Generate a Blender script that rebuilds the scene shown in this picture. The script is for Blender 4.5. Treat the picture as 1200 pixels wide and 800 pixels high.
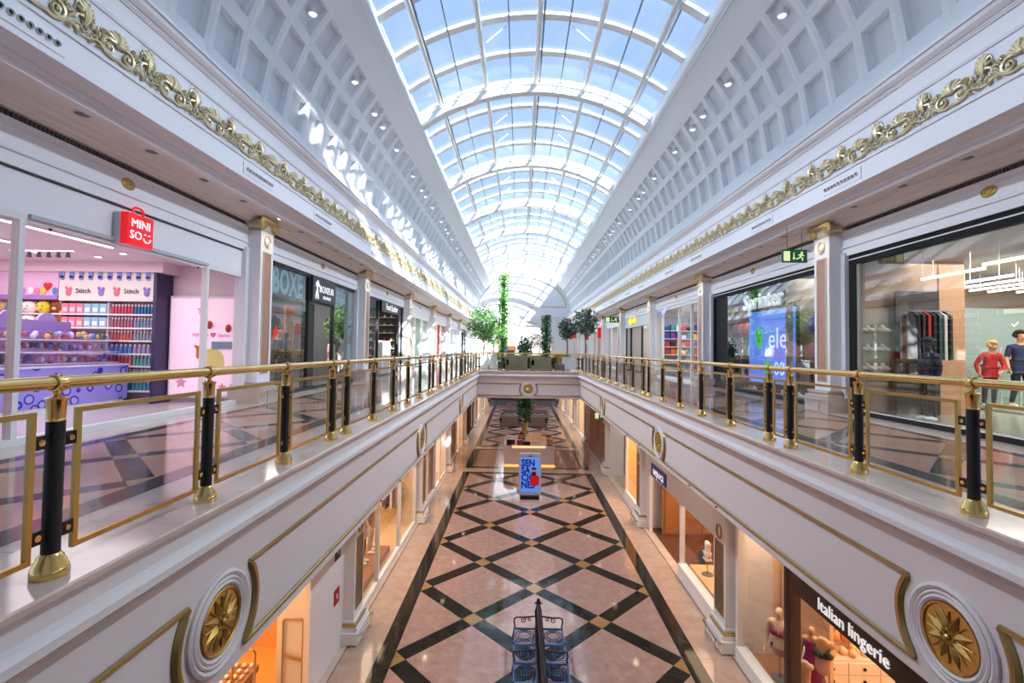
import bpy, bmesh, math, random
from mathutils import Matrix, Vector, Euler
random.seed(7)
PI = math.pi
scene = bpy.context.scene
COL = scene.collection
for o in list(bpy.data.objects): bpy.data.objects.remove(o)

# ------------------------------------------------------------------ camera
cam_d = bpy.data.cameras.new('camera'); cam = bpy.data.objects.new('camera', cam_d); COL.objects.link(cam)
cam_d.sensor_width = 36.0; cam_d.lens = 16.616; cam_d.shift_x = -0.0012; cam_d.shift_y = -0.0058; cam_d.clip_start = 0.05; cam_d.clip_end = 400
YAW, PITCH, ROLL = -0.0144, 0.0301, 0.0136
_f = Vector((math.sin(YAW)*math.cos(PITCH), math.cos(YAW)*math.cos(PITCH), math.sin(PITCH)))
_r = Vector((math.cos(YAW), -math.sin(YAW), 0)); _u = _r.cross(_f)
_c, _s = math.cos(ROLL), math.sin(ROLL)
_r2 = _c*_r + _s*_u; _u2 = -_s*_r + _c*_u
cam.matrix_world = Matrix(((_r2.x, _u2.x, -_f.x, -0.52), (_r2.y, _u2.y, -_f.y, 0), (_r2.z, _u2.z, -_f.z, 7.0), (0, 0, 0, 1)))
scene.camera = cam

# ------------------------------------------------------------------ sky, sun, exposure
w = bpy.data.worlds.new('sky'); scene.world = w; w.use_nodes = True
nt = w.node_tree; nt.nodes.clear()
N = nt.nodes.new
out = N('ShaderNodeOutputWorld'); bg = N('ShaderNodeBackground'); sky = N('ShaderNodeTexSky')
sky.sky_type = 'NISHITA'; sky.sun_disc = False; sky.sun_elevation = math.radians(22); sky.sun_rotation = math.radians(159.0)
tc = N('ShaderNodeTexCoord'); nz = N('ShaderNodeTexNoise'); nz.inputs['Scale'].default_value = 3.2; nz.inputs['Detail'].default_value = 5
rp = N('ShaderNodeValToRGB'); rp.color_ramp.elements[0].position = .52; rp.color_ramp.elements[1].position = .72
rp.color_ramp.elements[1].color = (.5, .5, .5, 1)
mx = N('ShaderNodeMixRGB'); mx.inputs[2].default_value = (2.3, 2.4, 2.6, 1)
nt.links.new(tc.outputs['Generated'], nz.inputs['Vector']); nt.links.new(nz.outputs['Fac'], rp.inputs['Fac'])
nt.links.new(rp.outputs['Color'], mx.inputs[0]); pale = N('ShaderNodeMixRGB'); pale.inputs[0].default_value = .88; pale.inputs[2].default_value = (1.02, 1.3, 2.0, 1)
nt.links.new(sky.outputs[0], pale.inputs[1]); nt.links.new(pale.outputs[0], mx.inputs[1]); nt.links.new(mx.outputs[0], bg.inputs['Color'])
bg.inputs['Strength'].default_value = 0.52
nt.links.new(bg.outputs[0], out.inputs['Surface'])
sun_d = bpy.data.lights.new('sun', 'SUN'); sun_d.energy = 18.0; sun_d.angle = .009; sun_d.color = (1, .98, .95)
sun = bpy.data.objects.new('sun', sun_d); COL.objects.link(sun); sun.location = (20, -40, 40)
sun.rotation_euler = Vector((-.72, 2.0, -1.0)).to_track_quat('-Z', 'Y').to_euler()
vs = scene.view_settings
scene.display_settings.display_device = 'sRGB'
vs.view_transform = 'Standard'; vs.look = 'None'; vs.gamma = 1.0; vs.use_curve_mapping = False; vs.exposure = 0.12
cy = scene.cycles
cy.max_bounces = 10; cy.diffuse_bounces = 5; cy.glossy_bounces = 4; cy.transmission_bounces = 4; cy.transparent_max_bounces = 24
cy.caustics_reflective = False; cy.caustics_refractive = False; cy.sample_clamp_indirect = 6.0

def lamp(name, kind, loc, energy, color=(1, .8, .6), size=1.0, size_y=None, rot=(0, 0, 0), spot=1.2, blend=.6):
    d = bpy.data.lights.new(name, kind); d.energy = energy; d.color = color
    if kind == 'AREA':
        d.shape = 'RECTANGLE'; d.size = size; d.size_y = size_y or size
    else:
        d.shadow_soft_size = size
    if kind == 'SPOT': d.spot_size = spot; d.spot_blend = blend
    o = bpy.data.objects.new(name, d); COL.objects.link(o); o.location = loc; o.rotation_euler = rot
    return o

# ------------------------------------------------------------------ materials
def lin(h):
    h = h.lstrip('#'); c = [int(h[i:i+2], 16)/255 for i in (0, 2, 4)]
    return tuple(x/12.92 if x <= .04045 else ((x+.055)/1.055)**2.4 for x in c)
MATS = {}
def mat(name, col, rough=.5, metal=0.0, noise=None, scale=6.0, amt=.5, bump=0.0, emit=None, estr=0.0, coat=0.0, ior=1.45, detail=4, alpha=1.0):
    """principled material; noise = second colour mixed in by a noise pattern"""
    m = bpy.data.materials.new(name); m.use_nodes = True; MATS[name] = m
    t = m.node_tree; b = t.nodes['Principled BSDF']
    c = lin(col) if isinstance(col, str) else col
    b.inputs['Base Color'].default_value = (*c, 1); b.inputs['Roughness'].default_value = rough
    b.inputs['Metallic'].default_value = metal; b.inputs['IOR'].default_value = ior
    if coat: b.inputs['Coat Weight'].default_value = coat; b.inputs['Coat Roughness'].default_value = .05
    if emit:
        b.inputs['Emission Color'].default_value = (*(lin(emit) if isinstance(emit, str) else emit), 1); b.inputs['Emission Strength'].default_value = estr
    if noise or bump:
        tc = t.nodes.new('ShaderNodeTexCoord'); n = t.nodes.new('ShaderNodeTexNoise')
        n.inputs['Scale'].default_value = scale; n.inputs['Detail'].default_value = detail; n.inputs['Distortion'].default_value = .6
        t.links.new(tc.outputs['Object'], n.inputs['Vector'])
        if noise:
            r = t.nodes.new('ShaderNodeValToRGB'); r.color_ramp.elements[0].position = .5-amt*.5+.02; r.color_ramp.elements[1].position = min(1, .5+amt*.5)
            r.color_ramp.elements[0].color = (*c, 1); r.color_ramp.elements[1].color = (*(lin(noise) if isinstance(noise, str) else noise), 1)
            t.links.new(n.outputs['Fac'], r.inputs['Fac']); t.links.new(r.outputs['Color'], b.inputs['Base Color'])
        if bump:
            bp = t.nodes.new('ShaderNodeBump'); bp.inputs['Strength'].default_value = bump; bp.inputs['Distance'].default_value = .01
            t.links.new(n.outputs['Fac'], bp.inputs['Height']); t.links.new(bp.outputs[0], b.inputs['Normal'])
    return m
def glass(name, tint=(1, 1, 1), rough=0.0, ior=1.5, strength=1.0):
    m = bpy.data.materials.new(name); m.use_nodes = True; MATS[name] = m
    t = m.node_tree; t.nodes.clear()
    o = t.nodes.new('ShaderNodeOutputMaterial'); mx = t.nodes.new('ShaderNodeMixShader')
    tr = t.nodes.new('ShaderNodeBsdfTransparent'); tr.inputs[0].default_value = (*tint, 1)
    g = t.nodes.new('ShaderNodeBsdfGlossy'); g.inputs['Roughness'].default_value = rough
    f = t.nodes.new('ShaderNodeFresnel'); f.inputs['IOR'].default_value = ior
    k = t.nodes.new('ShaderNodeMath'); k.operation = 'MULTIPLY'; k.inputs[1].default_value = strength
    ge = t.nodes.new('ShaderNodeNewGeometry'); nb = t.nodes.new('ShaderNodeMath'); nb.operation = 'SUBTRACT'; nb.inputs[0].default_value = 1.0
    t.links.new(ge.outputs['Backfacing'], nb.inputs[1]); k2 = t.nodes.new('ShaderNodeMath'); k2.operation = 'MULTIPLY'   # reflect once per pane, on the face that is entered
    t.links.new(f.outputs[0], k.inputs[0]); t.links.new(k.outputs[0], k2.inputs[0]); t.links.new(nb.outputs[0], k2.inputs[1]); t.links.new(k2.outputs[0], mx.inputs[0])
    t.links.new(tr.outputs[0], mx.inputs[1]); t.links.new(g.outputs[0], mx.inputs[2]); t.links.new(mx.outputs[0], o.inputs[0])
    return m
WHITE = mat('white_paint', (.83, .845, .88), .5)
CREAM = mat('cream_paint', (.80, .775, .76), .5)
FASCIA = mat('fascia_paint_shaded', (.72, .675, .66), .5)  # CREAM darkened; the shade of the near well put into the paint
SOFF = mat('soffit_paint', (.84, .79, .74), .6)
COFF = mat('coffer_white', (.82, .865, .89), .6)
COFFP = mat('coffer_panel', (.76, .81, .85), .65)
STEEL = mat('white_steel', (.78, .79, .78), .35)
ROOFS = mat('roof_steel', (.78, .79, .76), .4)
BAR = mat('skylight_bar', (.88, .89, .9), .4)
GREYM = mat('grey_metal', (.18, .19, .2), .4, .6)
CHROME = mat('chrome', (.7, .7, .7), .2, 1)
BRASS = mat('brass', (.80, .56, .20), .16, 1)
BRASSD = mat('dull_brass', (.60, .42, .13), .3, 1)
GOLD = mat('gold_leaf', (.62, .5, .25), .4, .65, noise=(.80, .72, .48), scale=9, amt=.7)
GOLDD = mat('gold_moulding', (.42, .31, .11), .34, .8)
BLACK = mat('black_metal', (.006, .005, .006), .45, 0, bump=.3, scale=90)
IRON = mat('cast_iron', (.022, .018, .02), .3, .3)
BLUEI = mat('blue_steel', (.07, .12, .24), .4, .3)
PINK = mat('pink_marble', lin('c2a294'), .07, noise=lin('9c7868'), scale=4.5, amt=.75, detail=9)
DARK = mat('dark_marble', (.008, .010, .010), .06, noise=(.03, .034, .028), scale=3.2, amt=.6, detail=8, ior=1.32)
TAN = mat('tan_marble', lin('b8935a'), .08, noise=lin('8f6b38'), scale=6, amt=.8)
BEIGE = mat('beige_marble', lin('cbb2a0'), .09, noise=lin('a88a76'), scale=3.2, amt=.9, detail=8)
KERB = mat('kerb_marble', lin('d9c8bb'), .1, noise=lin('b79f90'), scale=1.8, amt=.9, detail=8)
UPINK = mat('pink_marble_upper', lin('c8a08e'), .09, noise=lin('b0836f'), scale=2.0, amt=.9, detail=8)
UDARK = mat('dark_marble_upper', lin('4a4648'), .09, noise=lin('2c2a2c'), scale=3.0, amt=.7, detail=8)
UTAN = mat('tan_marble_upper', lin('b59a72'), .1, noise=lin('94784d'), scale=6, amt=.8)
UBEIGE = mat('pale_marble_upper', lin('d6c9c2'), .1, noise=lin('bba9a0'), scale=1.4, amt=.9, detail=8)
GROUT = mat('grout', lin('6d5a50'), .8)
PANELM = mat('pilaster_marble', lin('c09482'), .2, noise=lin('a97763'), scale=5, amt=.9, detail=8)
PANELG = mat('pilaster_bronze', lin('8a7048'), .28, .3, noise=lin('6c5230'), scale=3, amt=.9)
GLASS = glass('rail_glass', (.97, .98, .975), 0, 1.5, .75)
SGLASS = glass('shop_glass', (.96, .97, .965), 0, 1.5, .8)
SGLASSD = glass('shop_glass_strong', (.90, .93, .93), 0, 1.5, 2.7)
RGLASS = glass('roof_glass', (.86, .92, .97), 0, 1.45, .6)
SCREENG = mat('screen_grey', lin('c3c6ce'), .3)
WOODM = mat('wood', lin('a8744a'), .35, noise=lin('8a5a36'), scale=3, amt=.9)
WOODD = mat('dark_wood_floor', lin('6b4433'), .3, noise=lin('4f3024'), scale=4, amt=.9)
LAMPW = mat('lamp_white', (1, 1, 1), .4, emit=(1, .95, .88), estr=6)
LAMPWARM = mat('lamp_warm', (1, 1, 1), .4, emit=(1, .78, .48), estr=9)
LAMPOFF = mat('lamp_glass_glow', (.9, .9, .9), .2, emit=(1, .98, .95), estr=1.1)  # glow added to the unlit coffer bulbs to go with the fill
LEAF = mat('leaf_green', lin('4f7b3c'), .45, noise=lin('7fa862'), scale=14, amt=.8)
LEAFD = mat('leaf_dark', lin('3d5348'), .45, noise=lin('5f7767'), scale=14, amt=.8)
LEAFB = mat('leaf_bright', lin('3e8f3a'), .4, noise=lin('9fce4b'), scale=12, amt=.7)
LEAFP = mat('leaf_pine', lin('2c5a33'), .45, noise=lin('4f8250'), scale=12, amt=.8)
BARK = mat('bark', lin('6a5240'), .8, noise=lin('46352a'), scale=20)
SOFA = mat('sofa_olive', lin('77745f'), .8, bump=.2, scale=60)
SOFAB = mat('sofa_brown', lin('85756f'), .7, bump=.2, scale=60)
RED = mat('red', lin('e01018'), .4, emit=lin('e01018'), estr=.5)
LETW = mat('letter_white', (.9, .9, .9), .4, emit=(1, 1, 1), estr=.55)
LETG = mat('letter_grey_glow', (.8, .82, .84), .5, emit=(.8, .84, .88), estr=.45)  # glow added to unlit letters so they show through reflections
def plain(h, rough=.5, **k):
    n = 'paint_' + h
    return MATS.get(n) or mat(n, h, rough, **k)
def glow(h, s=1.0):
    n = 'glow_%s_%g' % (h, s)
    return MATS.get(n) or mat(n, h, .5, emit=h, estr=s)
SKIN = mat('skin', lin('c99a7c'), .5)
MANN = mat('mannequin_beige', lin('d8b795'), .4)
CLOTH = mat('ring_cloth', lin('8f84d6'), .7)
def ring_cloth():
    t = CLOTH.node_tree; b = t.nodes['Principled BSDF']
    tc = t.nodes.new('ShaderNodeTexCoord'); v = t.nodes.new('ShaderNodeTexVoronoi'); v.inputs['Scale'].default_value = 4.2
    r = t.nodes.new('ShaderNodeValToRGB'); e = r.color_ramp.elements
    e[0].position = 0; e[0].color = (*lin('a8a0e4'), 1); e[1].position = .27; e[1].color = (*lin('a8a0e4'), 1)
    for p, c in ((.29, '2f2f9c'), (.40, '2f2f9c'), (.42, '968bdc')):
        x = r.color_ramp.elements.new(p); x.color = (*lin(c), 1)
    t.links.new(tc.outputs['Object'], v.inputs['Vector']); t.links.new(v.outputs['Distance'], r.inputs['Fac']); t.links.new(r.outputs[0], b.inputs['Base Color'])
ring_cloth()

# ------------------------------------------------------------------ building helpers
def world_loc(o):
    v = Vector((0, 0, 0))
    while o: v += o.location; o = o.parent
    return v
def props(o, label=None, cat=None, group=None, kind=None):
    if label: o['label'] = label
    if cat: o['category'] = cat
    if group: o['group'] = group
    if kind: o['kind'] = kind
    return o
def thing(name, label, cat, loc=(0, 0, 0), group=None, rz=0.0):
    o = bpy.data.objects.new(name, None); COL.objects.link(o); o.location = loc; o.rotation_euler = (0, 0, rz); o.empty_display_size = .1
    return props(o, label, cat, group)
def inst(me, name, parent=None, loc=(0, 0, 0), rot=(0, 0, 0), scale=(1, 1, 1)):
    if isinstance(me, bpy.types.Object): me = me.data
    o = bpy.data.objects.new(name, me); COL.objects.link(o); o.parent = parent; o.location = loc; o.rotation_euler = rot; o.scale = scale
    return o
def dup(root, loc, rz=None, label=None, group=None, scale=None):
    r = root.copy(); COL.objects.link(r); r.location = loc
    if rz is not None: r.rotation_euler = (0, 0, rz)
    if label: r['label'] = label
    if group: r['group'] = group
    if scale: r.scale = scale
    def rec(a, b):
        for ch in list(a.children):
            c = ch.copy(); COL.objects.link(c); c.parent = b; rec(ch, c)
    rec(root, r)
    return r
class MB:
    def __init__(s): s.v = []; s.f = []; s.smooth = []
    def add(s, vs, fs, smooth=False):
        n = len(s.v); s.v += [tuple(p) for p in vs]; s.f += [tuple(i+n for i in f) for f in fs]; s.smooth += [smooth]*len(fs); return s
    def box(s, x0, x1, y0, y1, z0, z1):
        if x0 > x1: x0, x1 = x1, x0
        if y0 > y1: y0, y1 = y1, y0
        if z0 > z1: z0, z1 = z1, z0
        return s.add([(x0,y0,z0),(x1,y0,z0),(x1,y1,z0),(x0,y1,z0),(x0,y0,z1),(x1,y0,z1),(x1,y1,z1),(x0,y1,z1)],
                     [(0,3,2,1),(4,5,6,7),(0,1,5,4),(1,2,6,5),(2,3,7,6),(3,0,4,7)])
    def quad(s, a, b, c, d): return s.add([a, b, c, d], [(0, 1, 2, 3)])
    def prism(s, poly, z0, z1):
        n = len(poly); vs = [(x, y, z0) for x, y in poly] + [(x, y, z1) for x, y in poly]
        return s.add(vs, [tuple(range(n-1, -1, -1)), tuple(range(n, 2*n))] + [(i, (i+1) % n, n+(i+1) % n, n+i) for i in range(n)])
    def extY(s, prof, y0, y1, sg=1, ys=None, smooth=False):
        ys = ys or [y0, y1]; n = len(prof); vs = [(sg*u, y, z) for y in ys for u, z in prof]; fs = []
        for j in range(len(ys)-1):
            for i in range(n-1):
                a = j*n+i; q = (a, a+1, a+n+1, a+n)
                fs.append(q if sg > 0 else q[::-1])
        return s.add(vs, fs, smooth)
    def extX(s, prof, x0, x1):
        n = len(prof); vs = [(x, y, z) for x in (x0, x1) for y, z in prof]
        return s.add(vs, [(i, i+1, i+n+1, i+n) for i in range(n-1)])
    def lathe(s, prof, c=(0, 0, 0), seg=14, axis='z', smooth=True):
        vs = []; fs = []; n = len(prof)
        for k in range(seg):
            a = 2*PI*k/seg
            for r, h in prof:
                p = (r*math.cos(a), r*math.sin(a), h)
                if axis == 'y': p = (p[0], h, p[1])
                if axis == 'x': p = (h, p[0], p[1])
                vs.append((p[0]+c[0], p[1]+c[1], p[2]+c[2]))
        for k in range(seg):
            for i in range(n-1):
                a = k*n+i; b = ((k+1) % seg)*n+i; fs.append((a, b, b+1, a+1))
        return s.add(vs, fs, smooth)
    def tube(s, pts, r, seg=6, closed=False, smooth=True, cap=True):
        pts = [Vector(p) for p in pts]; n = len(pts); rs = r if isinstance(r, (list, tuple)) else [r]*n
        vs = []; fs = []; ref = None
        for i, p in enumerate(pts):
            if closed: t = pts[(i+1) % n]-pts[i-1]
            else: t = pts[min(i+1, n-1)]-pts[max(i-1, 0)]
            t = t.normalized() if t.length > 1e-9 else Vector((0, 0, 1))
            if ref is None:
                ref = Vector((0, 0, 1)) if abs(t.z) < .9 else Vector((1, 0, 0))
            a = (ref - t*ref.dot(t)).normalized(); b = t.cross(a); ref = a
            for k in range(seg):
                an = 2*PI*k/seg; vs.append(p + (a*math.cos(an)+b*math.sin(an))*rs[i])
        m = n if closed else n-1
        for i in range(m):
            for k in range(seg):
                fs.append((i*seg+k, i*seg+(k+1) % seg, ((i+1) % n)*seg+(k+1) % seg, ((i+1) % n)*seg+k))
        if cap and not closed:
            fs.append(tuple(range(seg-1, -1, -1))); fs.append(tuple((n-1)*seg+k for k in range(seg)))
        return s.add(vs, fs, smooth)
    def ball(s, c, r, seg=10, rings=6):
        rx, ry, rz = r if isinstance(r, (tuple, list)) else (r, r, r)
        vs = [(c[0], c[1], c[2]-rz)]; fs = []
        for i in range(1, rings):
            t = -PI/2+PI*i/rings
            for k in range(seg):
                a = 2*PI*k/seg; vs.append((c[0]+rx*math.cos(t)*math.cos(a), c[1]+ry*math.cos(t)*math.sin(a), c[2]+rz*math.sin(t)))
        vs.append((c[0], c[1], c[2]+rz)); L = len(vs)-1
        for k in range(seg):
            k2 = (k+1) % seg; fs.append((0, 1+k2, 1+k)); fs.append((L, L-seg+k, L-seg+k2))
            for i in range(rings-2): a = 1+i*seg; fs.append((a+k, a+k2, a+seg+k2, a+seg+k))
        return s.add(vs, fs, True)
    def xf(s, M, start=0):
        for i in range(start, len(s.v)): s.v[i] = tuple(M @ Vector(s.v[i]))
        return s
    def mesh(s, name, m, off=(0, 0, 0)):
        me = bpy.data.meshes.new(name)
        me.from_pydata([(x-off[0], y-off[1], z-off[2]) for x, y, z in s.v], [], s.f); me.update()
        if m: me.materials.append(m)
        if any(s.smooth):
            me.polygons.foreach_set('use_smooth', s.smooth); me.set_sharp_from_angle(angle=math.radians(42))
        return me
    def build(s, name, m, parent=None, **k):
        """verts are world coordinates; the parent chain carries no rotation while building"""
        off = world_loc(parent) if parent else (0, 0, 0)
        o = bpy.data.objects.new(name, s.mesh(name, m, off)); COL.objects.link(o); o.parent = parent
        return props(o, **k)
def bx(name, m, x0, x1, y0, y1, z0, z1, parent=None, **k): return MB().box(x0, x1, y0, y1, z0, z1).build(name, m, parent, **k)
ROT = {'L': (PI/2, 0, PI/2), 'R': (PI/2, 0, -PI/2), 'F': (PI/2, 0, 0)}
def text(s, size, m, parent, loc, face='F', ext=.01, name='lettering', align='CENTER', sx=1.0, bold=.0, **k):
    c = bpy.data.curves.new(name, 'FONT'); c.body = s; c.size = size; c.extrude = ext; c.align_x = align; c.align_y = 'CENTER'; c.resolution_u = 2; c.offset = bold*size
    t = bpy.data.objects.new(name, c); COL.objects.link(t)
    bpy.context.view_layer.update()
    me = bpy.data.meshes.new_from_object(t.evaluated_get(bpy.context.evaluated_depsgraph_get()))
    bpy.data.objects.remove(t); me.materials.clear(); me.materials.append(m)
    R = Euler(ROT[face]).to_matrix().to_4x4() @ Matrix.Diagonal((sx, 1, 1, 1))
    me.transform(R)
    off = world_loc(parent) if parent else Vector((0, 0, 0))
    o = bpy.data.objects.new(name, me); COL.objects.link(o); o.parent = parent; o.location = Vector(loc)-off
    return props(o, **k)
ORD = 'first second third fourth fifth sixth seventh eighth ninth tenth eleventh twelfth thirteenth fourteenth fifteenth sixteenth seventeenth eighteenth nineteenth twentieth'.split()
ORD += ['twenty-'+o for o in ORD[:9]]+['thirtieth']+['thirty-'+o for o in ORD[:9]]+['fortieth']+['forty-'+o for o in ORD[:9]]
BAY = [3.85 + 7.83*k for k in range(9)]          # column lines; the end wall stands at the last one
UF = 5.62                                          # upper floor level
YE = 26.9                                          # far end of the open well
YW = 66.5                                          # end wall
# ================================================================== STRUCTURE
# ---- lower floor: stone tiles in a diamond lattice
def clip(poly, x0, x1, y0, y1):
    def cut(P, f):
        R = []
        for i in range(len(P)):
            a, b = P[i-1], P[i]; fa, fb = f(a), f(b)
            if (fa >= 0) != (fb >= 0):
                t = fa/(fa-fb); R.append((a[0]+(b[0]-a[0])*t, a[1]+(b[1]-a[1])*t))
            if fb >= 0: R.append(b)
        return R
    for f in (lambda p: p[0]-x0, lambda p: x1-p[0], lambda p: p[1]-y0, lambda p: y1-p[1]):
        poly = cut(poly, f)
        if len(poly) < 3: return []
    return poly
def area(P): return abs(sum(P[i-1][0]*P[i][1]-P[i][0]*P[i-1][1] for i in range(len(P))))/2
def lattice(parent, xc, yc, s, wd, x0, x1, y0, y1, z, mats, th=.02, far=None, name='tile', gap=.004):
    """big diamonds, dark strips and small tan squares; each stone an object, stones past `far` joined"""
    P = s*math.sqrt(2); r2 = math.sqrt(.5); rest = [MB(), MB(), MB()]; n = int((max(y1-y0, x1-x0))/P*1.5)+6; count = 0
    h = wd/2
    for i in range(-n, n):
        for j in range(-n, n):
            for kind, (a0, a1, b0, b1) in enumerate(((h, P-h, h, P-h), (-h, h, h, P-h), (h, P-h, -h, h), (-h, h, -h, h))):
                pq = [(i*P+a0+gap, j*P+b0+gap), (i*P+a1-gap, j*P+b0+gap), (i*P+a1-gap, j*P+b1-gap), (i*P+a0+gap, j*P+b1-gap)]
                xy = [(xc+(p-q)*r2, yc+(p+q)*r2) for p, q in pq]
                if max(y for x, y in xy) < y0 or min(y for x, y in xy) > y1: continue
                c = clip(xy, x0, x1, y0, y1)
                if len(c) < 3 or area(c) < .004: continue
                k = (0, 1, 1, 2)[kind]
                if far is not None and min(y for x, y in c) > far: rest[k].prism(c, z-th, z); continue
                MB().prism(c, z-th, z).build(name, mats[k], parent); count += 1
    for k in range(3):
        if rest[k].v: rest[k].build('far_tiles', mats[k], parent, kind='stuff')
    return count
YN = -6.0
floor = bx('floor', GROUT, -14, 14, YN, 82, -.3, -.015, kind='structure')
FM = (PINK, DARK, TAN)
XB = 3.29
c1 = lattice(floor, 0, 17.41, 1.646, .41, -XB, XB, 6.5, 26.85, 0, FM)
lattice(floor, 0, 17.41+1.646*10, 1.646, .36, -XB, XB, 34.7, 66, 0, FM, far=33)
for y in range(3):                                  # plain pink field between the two dark bands
    for x in range(4):
        MB().box(-3.2+1.6*x+.005, -3.2+1.6*(x+1)-.005, 28.5+1.56*y+.005, 28.5+1.56*(y+1)-.005, -.02, 0).build('tile', PINK, floor)
def band(m, x0, x1, y0, y1, z, parent, n=1, along='y', g=.004, name='tile', th=.02):
    for i in range(n):
        if along == 'y': a = y0+(y1-y0)*i/n; b = y0+(y1-y0)*(i+1)/n; MB().box(x0+g, x1-g, a+g, b-g, z-th, z).build(name, m, parent)
        else: a = x0+(x1-x0)*i/n; b = x0+(x1-x0)*(i+1)/n; MB().box(a+g, b-g, y0+g, y1-g, z-th, z).build(name, m, parent)
for s in (-1, 1):
    a, b = sorted((s*3.29, s*3.67))
    band(DARK, a, b, 6.5, 26.85, 0, floor, 8); band(DARK, a, b, 28.1, 33.5, 0, floor, 2); band(DARK, a, b, 34.3, 66, 0, floor, 8)
    a, b = sorted((s*3.67, s*4.46)); band(BEIGE, a, b, 6.5, 66, 0, floor, 26)
    a, b = sorted((s*4.46, s*4.75)); band(KERB, a, b, 6.5, 66, .035, floor, 13)
band(BEIGE, -3.67, 3.67, 27.25, 28.1, 0, floor, 5, 'x'); band(BEIGE, -3.67, 3.67, 33.5, 34.3, 0, floor, 5, 'x')
band(DARK, -3.67, 3.67, 26.85, 27.25, 0, floor, 3, 'x')
band(DARK, -3.29, 3.29, 28.1, 28.5, 0, floor, 3, 'x'); band(DARK, -3.29, 3.29, 33.18, 33.5, 0, floor, 3, 'x'); band(DARK, -3.29, 3.29, 34.3, 34.7, 0, floor, 3, 'x')

# ---- upper galleries and the bridge beyond the well
UFM = (UPINK, UDARK, UTAN)
def gallery(s):
    g = MB(); a, b = sorted((s*2.95, s*7.4)); g.box(a, b, YN, YW, 4.32, UF-.015)
    o = g.build('floor', CREAM, kind='structure')
    a, b = sorted((s*4.3, s*6.4))
    lattice(o, s*5.36, 5.8 if s < 0 else 6.55, 1.03, .25, a, b, 1.5, 66, UF, UFM, far=22, gap=.003)
    a, b = sorted((s*4.02, s*4.3)); band(UDARK, a, b, 1.5, 66, UF, o, 16)
    a, b = sorted((s*3.42, s*4.02)); band(UBEIGE, a, b, 1.5, 66, UF, o, 40)
    a, b = sorted((s*6.4, s*6.62)); band(UDARK, a, b, 1.5, 66, UF, o, 16)
    a, b = sorted((s*6.62, s*7.4)); band(UBEIGE, a, b, 1.5, 66, UF, o, 40)
    return o
gallery(-1); gallery(1)
br = bx('floor', CREAM, -2.95, 2.95, YE+.02, 35.4, 4.32, UF-.015, kind='structure')
lattice(br, 0, 32.2, 1.646, .4, -2.9, 2.9, 29, 35.3, UF, UFM)
br2 = bx('floor', CREAM, -2.95, 2.95, 57.6, YW, 4.32, UF-.015, kind='structure')
band(UBEIGE, -2.95, 2.95, 57.7, 66.4, UF, br2, 6, 'x')
for s in (-1, 1): bx('trim_4', CREAM, s*2.80, s*2.95, 35.4, 57.6, 4.25, UF+.17, kind='structure')
bx('trim_4', CREAM, -2.95, 2.95, 57.45, 57.6, 4.25, UF+.17, kind='structure'); bx('trim_4', CREAM, -2.95, 2.95, 35.4, 35.55, 4.25, UF+.17, kind='structure')
band(UBEIGE, -3.42, 3.42, 27.35, 29, UF, br, 6, 'x')

# ---- fascias round the well: kerb stone, cornice, panel mouldings, medallions
FASC = [(3.42, UF), (3.42, 5.794), (2.78, 5.794), (2.765, 5.785), (2.765, 5.755), (2.80, 5.745), (2.83, 5.73), (2.835, 5.60),
        (2.80, 5.585), (2.765, 5.56), (2.765, 5.51), (2.80, 5.485), (2.85, 5.46), (2.885, 5.42), (2.89, 5.40), (2.915, 5.39), (2.92, 4.28), (2.95, 4.25), (3.3, 4.25)]
def kerb_and_fascia(s):
    y1 = YE
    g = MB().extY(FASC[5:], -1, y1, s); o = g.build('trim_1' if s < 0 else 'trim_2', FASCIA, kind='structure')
    ys = [-1+1.4*i for i in range(21)]; ys[-1] = YE+.4
    for a, b in zip(ys, ys[1:]): MB().extY(FASC[:6], a+.002, b-.002, s).build('kerb_stone', KERB, o)
    return o
TL, TR = kerb_and_fascia(-1), kerb_and_fascia(1)
def endprof(p): return [(YE + (u-2.92), z) for u, z in p]
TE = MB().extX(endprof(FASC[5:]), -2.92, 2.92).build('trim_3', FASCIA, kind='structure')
for i in range(4): MB().extX(endprof(FASC[:6]), -2.78+1.39*i+.002, -2.78+1.39*(i+1)-.002).build('kerb_stone', KERB, TE)
ZM, ZU, ZL = 4.78, 5.085, 4.41                      # medallion centre, panel top and bottom
def rod_profile(pts, r, m, name, parent):           # moulding swept along a path
    return MB().tube(pts, r, 6).build(name, m, parent)
def panel_paths(a, b, left_arc=True, right_arc=True):
    R = .50; dz0, dz1 = ZU-ZM, ZL-ZM
    def arc(c, sg):
        t0 = math.asin(dz0/R); t1 = math.asin(dz1/R)
        return [(c+sg*R*math.cos(t0+(t1-t0)*i/12), ZM+R*math.sin(t0+(t1-t0)*i/12)) for i in range(13)]
    L = arc(a, 1) if left_arc else [(a, ZU), (a, ZL)]
    Rr = arc(b, -1) if right_arc else [(b, ZU), (b, ZL)]
    return L, Rr
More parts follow.
